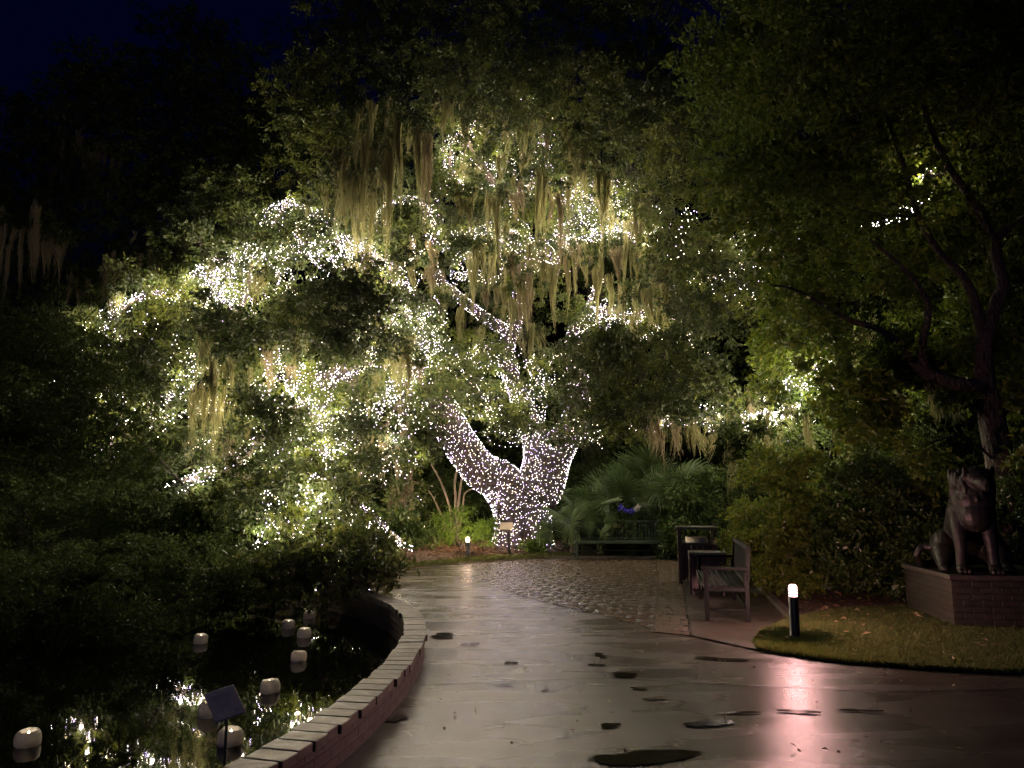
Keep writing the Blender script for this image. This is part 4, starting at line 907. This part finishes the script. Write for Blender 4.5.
palmetto('tall palmetto in the middle of the palmetto group', 640, 520, 22.0, 1.25, 14, 1.15)
palmetto('tallest palmetto at the right of the group, spiky fans against dark shrubs', 676, 520, 20.8, 1.05, 15, 1.1)
palmetto('dark small palmetto low behind the bench plaque', 600, 545, 20.4, .3, 9, .7)
# blue and white flowers in front of the palmettos
fl = empty('flowering_plant', (*at(630, 530, 20.3)[:2], .1)); tag(fl, 'plant with a few blue flowers and one white bloom above the bench back', 'flowers'); L = np.array(fl.location)
for px, py, mt in ((621, 508, 'blue_flower'), (625, 511, 'blue_flower'), (630, 511, 'blue_flower'), (633, 512, 'blue_flower'), (636, 510, 'white_flower'), (638, 508, 'white_flower')):
    c = at(px, py, 20.3)-L; mb = MB()
    P, R = smooth_path([(c[0]*.4, 0, -.1), c*.6, c], [.008]*3, 3); mb.tube(P, R, 5); mb.build('stem', M['shrub_leaf'], fl)
    k = 26; p = c+RNG.standard_normal((k, 3))*.02; V = leaves(p, unit(RNG.standard_normal((k, 3))+(0, 0, .4)), .085, .06)
    link('bloom', np_mesh('bloom', V, np.arange(len(V)).reshape(-1, 4)), M[mt], fl)
p = RNG.standard_normal((160, 3))*(.32, .2, .18)+(0, 0, .55); V = leaves(p, unit(RNG.standard_normal((160, 3))), .13, .04); link('leaves', np_mesh('leaves', V, np.arange(len(V)).reshape(-1, 4)), M['shrub_leaf'], fl)

# ------------------------------------------------------------------ benches
M['lit_green'] = plain('lit green slats', (0.022, 0.038, 0.024), 0.4)  # same bench green, lightened in colour to stand in for light there
def make_bench(label, W=2.2, paint='dimmed_green'):
    """slatted park bench, facing -Y"""
    o = empty('park_bench'); tag(o, label, 'bench', 'dark slatted park benches')
    G = M[paint]
    for sx in (-1, 1):
        mb = MB(); x = sx*(W/2-.03)
        mb.box((x, -.24, .325), (.055, .055, .65)); mb.box((x, .26, .30), (.055, .055, .62))
        mb.box((x, .285, .71), (.055, .05, .42), Matrix.Rotation(math.radians(-4), 3, 'X')); mb.box((x, 0, .655), (.075, .60, .035)); mb.box((x, 0.02, .395), (.045, .48, .05)); mb.box((x, 0.0, .14), (.03, .47, .03))
        mb.build('end_frame', G, o, bevel=.006)
    mb = MB()
    for k in range(7): mb.box((0, -.235+k*.078, .428+(-.012 if k > 3 else 0)), (W-.09, .058, .026))
    mb.box((0, -.285, .40), (W-.09, .02, .06)); mb.build('seat', G, o, bevel=.005)
    mb = MB(); rot = Matrix.Rotation(math.radians(-4), 3, 'X')
    mb.box((0, .302, .905), (W-.02, .05, .06), rot); mb.box((0, .267, .475), (W-.1, .035, .05), rot)
    n = int(W/.085)
    for k in range(n): mb.box((-W/2+.09+k*(W-.18)/(n-1), .286, .685), (.038, .016, .40), rot)
    bk = mb.build('backrest', G, o, bevel=.004)
    mb = MB(); mb.box((0, .25, .17), (W-.1, .03, .03)); mb.build('stretcher', G, o, bevel=.004)
    return o, bk
far_bench, fb = make_bench('long dark green bench with a small plaque, in front of the palmettos', paint='lit_green')
c = gnd(620, 560)[:2]; far_bench.location = (c[0], c[1]+.25, 0.03); far_bench.rotation_euler.z = math.radians(1.0)
MB().box((0.02, .268, .79), (.2, .012, .11), Matrix.Rotation(math.radians(-4), 3, 'X')).build('plaque', M['plaque'], fb, bevel=.004)
near_bench, _ = make_bench('near slatted bench seen end on from its armrest, behind the lit bollard')
nb = np.array((2.62, 10.15)) + pdir*1.08 + pnrm*.11
near_bench.location = (nb[0], nb[1], 0.02); near_bench.rotation_euler.z = -PI/2 - PAD_ROT
hid_bench, _ = make_bench('bench mostly hidden behind the tall slatted bin, only its near end showing')
hb = pad_l0 + pdir*9.9 + pnrm*.52
hid_bench.location = (hb[0], hb[1], 0.02); hid_bench.rotation_euler.z = -PI/2 - PAD_ROT

# ------------------------------------------------------------------ slatted bins
def slat_bin(label, c, w, d, h, roof):
    o = empty('litter_bin', (c[0], c[1], 0.018), -PAD_ROT); tag(o, label, 'litter bin')
    Wd = M['wood']; hb_ = h*.72 if roof else h-.03
    for face, (L_, ax) in enumerate(((w, 0), (d, 1), (w, 2), (d, 3))):
        mb = MB(); n = max(3, int(L_/.095)); rot = Matrix.Rotation(ax*PI/2, 3, 'Z')
        for k in range(n):
            p = rot @ Vector((-L_/2+L_*(k+.5)/n, -(d if ax % 2 == 0 else w)/2+.012, hb_/2+.03)); mb.box(p, (L_/n-.01, .02, hb_-.05), rot)
        mb.build('slat_panel', Wd, o, bevel=.003)
    for sx in (-1, 1):
        for sy in (-1, 1): MB().box((sx*(w/2), sy*(d/2), h/2), (.07, .07, h)).build('corner_post', Wd, o, bevel=.005)
    mb = MB()
    for sy in (-1, 1): mb.box((0, sy*d/2, hb_+.01), (w-.06, .075, .05))
    for sx in (-1, 1): mb.box((sx*w/2, 0, hb_+.01), (.075, d-.06, .05))
    mb.build('rim', M['grey_wood'], o, bevel=.005)
    if roof:
        mb = MB(); mb.box((0, 0, h+.02), (w+.14, d+.14, .045)); mb.build('lid', M['grey_wood'], o, bevel=.008)
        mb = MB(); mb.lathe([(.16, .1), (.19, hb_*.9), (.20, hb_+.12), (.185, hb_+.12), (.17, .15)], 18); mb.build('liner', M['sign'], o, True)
    else:
        mb = MB(); mb.box((0, 0, h-.015), (w+.06, d+.06, .03)); mb.build('lid', M['grey_wood'], o, bevel=.006)
    return o
b1 = gnd(709, 594)[:2]
slat_bin('tall wooden slatted litter bin with open top under a flat lid, behind the lower bin', np.array((3.42, 14.6)), .62, .62, .97, True)
slat_bin('low wooden slatted bin with a closed flat lid, between near bench and tall bin', np.array((3.22, 13.05)), .52, .5, .66, False)

# ------------------------------------------------------------------ bollard lamps
def bollard(label, c, h, r, glow):
    o = empty('bollard_lamp', (c[0], c[1], c[2])); tag(o, label, 'bollard lamp', 'low bollard lamps by the paving')
    MB().lathe([(r*1.15, -.02), (r*1.15, .02), (r, .03), (r, h*.76), (r*.9, h*.765)], 24).build('post', M['black_metal'], o, True)
    MB().lathe([(r*.80, h*.77), (r*.84, h*.78), (r*.84, h*.93), (r*.72, h*.965), (r*.45, h*.984)], 20).build('lens', glow, o, True)
    for k in (.80, .855, .91): MB().lathe([(r*.86, h*k), (r*1.12, h*k-.004), (r*1.12, h*k+.003), (r*.86, h*k+.007)], 24).build('louvre', M['black_metal'], o, True)
    MB().lathe([(r*.38, h*.985), (r*.42, h*.988), (r*.40, h*.994), (r*.2, h*1.0), (r*.05, h*1.002)], 20).build('cap', M['black_metal'], o, True)
    return o
b = gnd(797, 641); bollard('near lit bollard at the lawn edge, casting a pink streak on the wet concrete', (b[0], b[1]+.05, .03), .585, .054, M['lamp_glow'])
b = gnd(467, 561); bollard('far small lit bollard in front of the bright feathery bush', (b[0], b[1]+.25, .05), .52, .056, M['lamp_glow_warm'])
for lab, px, py in (('left one of two tiny lit garden lamps low behind the far bed', 412, 528), ('right one of two tiny lit garden lamps low behind the far bed', 425, 526)):
    t = at(px, py, 22.0); o = empty('garden_lamp', (t[0], t[1], .15)); tag(o, lab, 'garden lamp', 'tiny garden lamps in the bed'); hh = t[2]-.15
    MB().lathe([(.012, -.1), (.012, hh-.03), (.03, hh-.03), (.03, hh-.02)], 10).build('stake', M['black_metal'], o, True)
    MB().lathe([(.022, hh-.02), (.028, hh), (.02, hh+.025)], 12).build('lens', M['lamp_glow_warm'], o, True)

# ------------------------------------------------------------------ signs
sg = empty('plant_sign', (*at(508, 552, 20.4)[:2], .1)); tag(sg, 'small pale sign plate on a dark stake before the lit trunk', 'sign')
z0 = at(508, 526, 20.4)[2]-.1
MB().box((.02, 0, (z0-.1)/2-.05), (.085, .05, z0+.02), Matrix.Rotation(math.radians(-3), 3, 'Y')).build('stake', M['black_metal'], sg, bevel=.006)
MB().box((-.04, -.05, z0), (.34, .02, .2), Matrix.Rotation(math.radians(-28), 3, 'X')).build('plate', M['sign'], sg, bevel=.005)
TL, TR, BR, BL = at(202, 694, 5.10), at(233, 686, 5.20), at(247, 711, 5.02), at(217, 723, 4.92)
cc = (TL+TR+BR+BL)/4; ux = unit((TR-TL)+(BR-BL)); uy = (TL-BL)+(TR-BR); uy = unit(uy-ux*np.dot(uy, ux)); uz = np.cross(ux, uy)
wS = (np.linalg.norm(TR-TL)+np.linalg.norm(BR-BL))/2; hS = (np.linalg.norm(TL-BL)+np.linalg.norm(TR-BR))/2
ps = empty('pond_sign', (cc[0], cc[1], -.12)); tag(ps, 'tilted blank grey brown sign plate on a thin black post standing in the pond', 'sign')
Rm = Matrix((ux, uy, uz)).transposed(); lc = Vector(cc-np.array(ps.location))
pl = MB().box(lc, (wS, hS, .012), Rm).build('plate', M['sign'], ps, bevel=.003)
mb = MB(); mb.box(lc+Rm @ Vector((wS*.22, -hS*.33, .0072)), (wS*.09, wS*.07, .001), Rm)
for k in range(4): mb.box(lc+Rm @ Vector((-.01+random.uniform(-.006, .006), hS*(.28-.11*k), .0072)), (wS*(.62-.07*k), .004, .001), Rm)
mb.build('print', M['sign_ink'], pl)
MB().tube([(lc[0]+.02, lc[1]-.01, -.5), (lc[0]+.02, lc[1]-.01, lc[2]-.02)], [.009, .009], 10).build('post', M['black_metal'], ps, True)

# ------------------------------------------------------------------ floating lanterns
def lantern_mesh():
    mb = MB(); n = 8; prof = [(.055, -.05), (.075, -.03), (.088, .01), (.090, .05), (.083, .085), (.066, .105), (.058, .107), (.060, .10), (.078, .05), (.07, 0)]
    for r, z in prof: pass
    V, F = [], []
    for j, (r, z) in enumerate(prof):
        for k in range(n):
            a = 2*PI*k/n+.2; rr = r*(1+.04*math.sin(3*a)+random.uniform(-.02, .02)); V.append((rr*math.cos(a), rr*math.sin(a), z+random.uniform(-.003, .003)))
    for j in range(len(prof)-1):
        for k in range(n): F.append((j*n+k, j*n+(k+1) % n, (j+1)*n+(k+1) % n, (j+1)*n+k))
    F.append(tuple(reversed(range(n)))); F.append(tuple((len(prof)-1)*n+k for k in range(n)))
    me = bpy.data.meshes.new('globe'); me.from_pydata(V, [], F); me.polygons.foreach_set('use_smooth', np.full(len(F), True)); me.update(); me.materials.append(M['lantern']); return me
M['added_flame'] = emit('added lantern glow', (1.0, 0.82, 0.60), 170)  # glow added inside to brighten the globes; the lanterns look unlit
LM = [lantern_mesh() for _ in range(3)]
fm = MB().lathe([(.004, .066), (.009, .075), (.007, .09), (.001, .102)], 8).mesh('added_flame', True); fm.materials.append(M['added_flame'])
cm = MB().lathe([(.03, .0), (.03, .05), (.026, .055), (.003, .058), (.003, .07)], 12).mesh('candle', True); cm.materials.append(M['wax'])
for i, (px, py, s_, lab) in enumerate(((304, 637, 1.0, 'floating lantern in the middle of the close group near the pond rim, tilted'),
    (288, 628, .98, 'floating lantern at the left of the close group, leaves hanging onto it'), (309, 618, .95, 'floating lantern below the leaves, rearmost fully seen of the close group'),
    (298, 661, .95, 'floating lantern at the near end of the close group in open dark water'), (313, 603, .85, 'farthest floating lantern, half hidden by hanging leaves'),
    (270, 692, 1.0, 'lone floating lantern right of the sign among violet reflections'), (229, 744, 1.0, 'floating lantern behind the thin post of the tilted pond sign'),
    (209, 716, 1.0, 'floating lantern half hidden behind the tilted plate of the pond sign'), (28, 745, .95, 'floating lantern at the bottom left corner of the photo'),
    (200, 643, .95, 'dim floating lantern among dark leaves far left of the close group'))):
    p = gnd(px, py, -.12); o = empty('floating_lantern', (p[0], p[1], -.12), random.random()*3); tag(o, lab, 'floating lantern', 'white floating lanterns on the pond')
    o.rotation_euler = (random.uniform(-.12, .12), random.uniform(-.12, .12), random.random()*3); o.scale = (s_, s_, s_)
    for nm, me in (('globe', LM[i % 3]), ('candle', cm), ('added_flame', fm)):
        q = bpy.data.objects.new(nm, me); COL.objects.link(q); q.parent = o

# ------------------------------------------------------------------ lion on its pedestal
pe = empty('brick_pedestal', (6.18, 10.35, 0.02), math.radians(-8.4)); tag(pe, 'low mossy brick pedestal under the bronze lion at the right edge', 'pedestal')
PW, PD, PHt = 1.45, 1.62, .56
V = []; F = []; UV = []
for (x0, y0), (x1, y1) in (((-PW/2, -PD/2), (PW/2, -PD/2)), ((PW/2, -PD/2), (PW/2, PD/2)), ((PW/2, PD/2), (-PW/2, PD/2)), ((-PW/2, PD/2), (-PW/2, -PD/2))):
    i = len(V); V += [(x0, y0, -.05), (x1, y1, -.05), (x1, y1, PHt), (x0, y0, PHt)]; F.append((i, i+1, i+2, i+3)); l_ = math.hypot(x1-x0, y1-y0); UV += [(0, 0), (l_, 0), (l_, PHt+.05), (0, PHt+.05)]
me = np_mesh('brickwork', V, F); uv = me.uv_layers.new(name='UVMap'); uv.data.foreach_set('uv', np.array(UV, np.float32).ravel()); link('brickwork', me, M['pedestal'], pe)
MB().box((0, 0, PHt+.032), (PW+.06, PD+.06, .06)).build('cap', M['pedestal_cap'], pe, bevel=.012)

li = empty('lion_statue', (5.76, 9.78, .02+PHt+.062), math.radians(-20)); tag(li, 'dark bronze seated lion statue with curled tail on the brick pedestal', 'statue')
mb = MB()
def chain(pts, n=9):
    """overlapping balls along a path: (x,y,z,r)"""
    for a, b in zip(pts, pts[1:]):
        for k in range(n):
            t = k/(n-1); p = [a[i]*(1-t)+b[i]*t for i in range(4)]; mb.ell(p[:3], (p[3],)*3, 14, 9)
chain([(0, .80, .26, .24), (0, .62, .40, .27), (0, .38, .62, .27), (0, .20, .82, .25), (.02, .08, .98, .21)])
mb.ell((0.01, .10, .86), (.25, .22, .30)); mb.ell((.02, -.01, .72), (.19, .16, .22)); mb.ell((0.02, .09, 1.08), (.255, .19, .26)); mb.ell((.02, .02, 1.0), (.2, .17, .2))   # chest and mane
mb.ell((.05, -.05, 1.17), (.145, .16, .15))                                                                                     # skull
chain([(.07, -.12, 1.13, .105), (.105, -.235, 1.095, .082)]); mb.ell((.11, -.245, 1.045), (.06, .06, .045)); mb.ell((.112, -.30, 1.125), (.035, .025, .025))
for sx in (-1, 1):
    mb.ell((.05+sx*.15, .02, 1.265), (.036, .026, .036)); mb.ell((.085+sx*.07, -.155, 1.2), (.045, .04, .028))
    chain([(sx*.15, .12, .74, .125), (sx*.165, .03, .45, .088), (sx*.17, .0, .25, .068), (sx*.175, -.03, .08, .07)])
    mb.ell((sx*.175, -.10, .055), (.085, .125, .058))
    for t in (-1, 0, 1): mb.ell((sx*.175+t*.05, -.20, .04), (.03, .045, .036))
    mb.ell((sx*.27, .55, .27), (.17, .27, .25)); chain([(sx*.30, .38, .22, .15), (sx*.33, .24, .12, .10), (sx*.36, .12, .06, .065)])
    mb.ell((sx*.36, .06, .05), (.07, .11, .048))
chain([(-.05, 1.0, .14, .07), (-.28, .98, .06, .055), (-.46, .80, .045, .048), (-.56, .62, .06, .045), (-.60, .56, .17, .042), (-.56, .55, .26, .040), (-.48, .55, .30, .042)], 6)
mb.ell((-.42, .54, .28), (.085, .06, .055)); mb.ell((-.37, .54, .24), (.05, .05, .05))
mb.ell((.03, .03, .9), (.235, .185, .26))
for k in range(300):   # mane locks
    a = random.uniform(0, 6.28); z = random.uniform(.55, 1.26); rr = .225 if z > .95 else .22*(z-.2)/.75
    y = .10-.05*(z < .8)+rr*math.sin(a); x = .02+rr*math.cos(a)*1.02
    if y < -.03 and z > 1.02 and abs(x-.07) < .15: continue
    mb.ell((x*1.04, y-.01, z), (.026, .026, .075), 8, 6, Matrix.Rotation(random.uniform(-.5, .5), 3, 'X'))
lo = mb.build('body', M['bronze'], li, True)
rm = lo.modifiers.new('one skin', 'REMESH'); rm.mode = 'VOXEL'; rm.voxel_size = .0115; rm.use_smooth_shade = True
sm = lo.modifiers.new('smooth', 'SMOOTH'); sm.factor = .5; sm.iterations = 1

# ------------------------------------------------------------------ puddles, litter, grass
def puddle(px, py, wpx, hpx):
    c = gnd(px, py); e = gnd(px+wpx/2, py); t = gnd(px, py-hpx/2); rx = abs(e[0]-c[0]); ry = abs(t[1]-c[1]); n = 84; ph = [random.random()*6.28 for _ in range(5)]
    V = []
    for k in range(n):
        a = 2*PI*k/n; amp_ = .20 if wpx > 60 else .30; r = max(.3, .9+sum(amp_/(i+1)**.9*math.sin((i+1.0 if i else 2)*a+ph[i]) for i in range(5))+random.uniform(-.07, .07)); V.append((c[0]+rx*r*math.cos(a), c[1]+ry*r*math.sin(a)))
    return sheet('puddle', V, .0125 if py > 640 else .018, M['puddle'])
for p in ((645, 759, 118, 14), (710, 725, 40, 8), (397, 720, 24, 5), (655, 700, 26, 3), (742, 714, 50, 2.5), (597, 666, 14, 3), (625, 676, 34, 4), (640, 690, 16, 3), (511, 664, 10, 4), (505, 686, 16, 3), (600, 656, 12, 4),
          (800, 713, 34, 4), (470, 645, 16, 4), (610, 727, 20, 6), (545, 690, 10, 3), (563, 738, 12, 3), (443, 637, 34, 4), (860, 712, 40, 3), (720, 660, 40, 4)): puddle(*p)

def litter(name, label, polyfn, zfn, n, L, mat, cat='leaf litter'):
    P = sample_poly(polyfn, n); z = zfn(P[:, 0], P[:, 1])+.006+RNG.random(n)*.02; d = RNG.standard_normal((n, 3))*(1, 1, .18)
    V = leaves(np.column_stack((P, z)), unit(d), L, L*.55, flat=2.0); o = link(name, np_mesh(name, V, np.arange(len(V)).reshape(-1, 4)), M[mat]); tag(o, label, cat, kind='stuff'); return o
bedp = [gnd(*p)[:2] for p in ((330, 576), (380, 571), (430, 566), (470, 562.5), (540, 558.6), (690, 557))]+[(7, 24.5), (-7, 24.5)]
litter('leaf_litter', 'brown fallen leaves covering the far bed', bedp, bed_z, 9000, .11, 'litter')
litter('leaf_litter', 'brown fallen leaves under the right hedge', mr[5:]+[(3.2, 9.5), (6, 9.4), (9, 9.4)], lambda x, y: .02+0*x, 7000, .09, 'litter')
litter('leaf_litter', 'scattered pale fallen leaves on the lawn', lw, lambda x, y: .06+0*x, 70, .09, 'pale_litter')
litter('leaf_litter', 'a few pale fallen leaves on the wet concrete', [gnd(*p)[:2] for p in ((430, 640), (500, 600), (690, 640), (1000, 690), (1000, 765), (420, 765))], lambda x, y: .012+0*x, 150, .04, 'pale_litter')
def grass(label, poly, zfn, n, h, cat='grass'):
    P = sample_poly(poly, n); z = zfn(P[:, 0], P[:, 1]); a = RNG.random(n)*6.28; w = .0035*(.7+.6*RNG.random(n)); hh = h*(.4+.8*RNG.random(n)); ln = RNG.standard_normal((n, 2))*h*.45
    b = np.column_stack((P, z)); s_ = np.column_stack((np.cos(a)*w, np.sin(a)*w, 0*w)); t = b+np.column_stack((ln, hh)); m = b+np.column_stack((ln*.35, hh*.6))
    V = np.stack((b-s_, b+s_, m+s_*.8, t, m-s_*.8), 1).reshape(-1, 3); o = link('grass', np_mesh('grass', V, np.arange(len(V)).reshape(-1, 5)), M['grass']); tag(o, label, cat, kind='stuff'); return o
grass('short wet lawn grass round the bollard and the pedestal', lw, lambda x, y: .02+0*x, 90000, .045)
le, _ = smooth_path([np.array((*p, 0)) for p in LAWN_EDGE], [1]*len(LAWN_EDGE), 8); fr = [tuple(p[:2]+(0, .07)) for p in le]+[tuple(p[:2]-(0, .05*random.random())) for p in le[::-1]]
grass('ragged wet grass hanging over the lawn edge', fr, lambda x, y: .012+0*x, 5000, .05)
edge = [gnd(*p)[:2] for p in BED[1:7]]; edge = edge+[e+np.array((0, .45)) for e in edge[::-1]]
grass('thin grass fringe along the front edge of the far bed', edge, bed_z, 6000, .10)

# leafy twigs that the moss hangs from
for nm, L_ in MT.items():
    o = bpy.data.objects[nm]; C, R = [], []
    for t, w in L_:
        for k in range(max(2, int(w/.4))): C.append(t+np.array((RNG.uniform(-.5, .5)*w, RNG.normal()*.12, RNG.uniform(-.02, .16)))); R.append(RNG.uniform(.2, .38))
    oak = nm == OAK.name
    V = clumps(C, R, 95 if oak else 130, 0.12 if oak else .16, 0.055 if oak else .08, tuft=1.4, per=16)
    foliage('crown', V, M['old_leaf'] if oak else M['dark_leaf'], o)
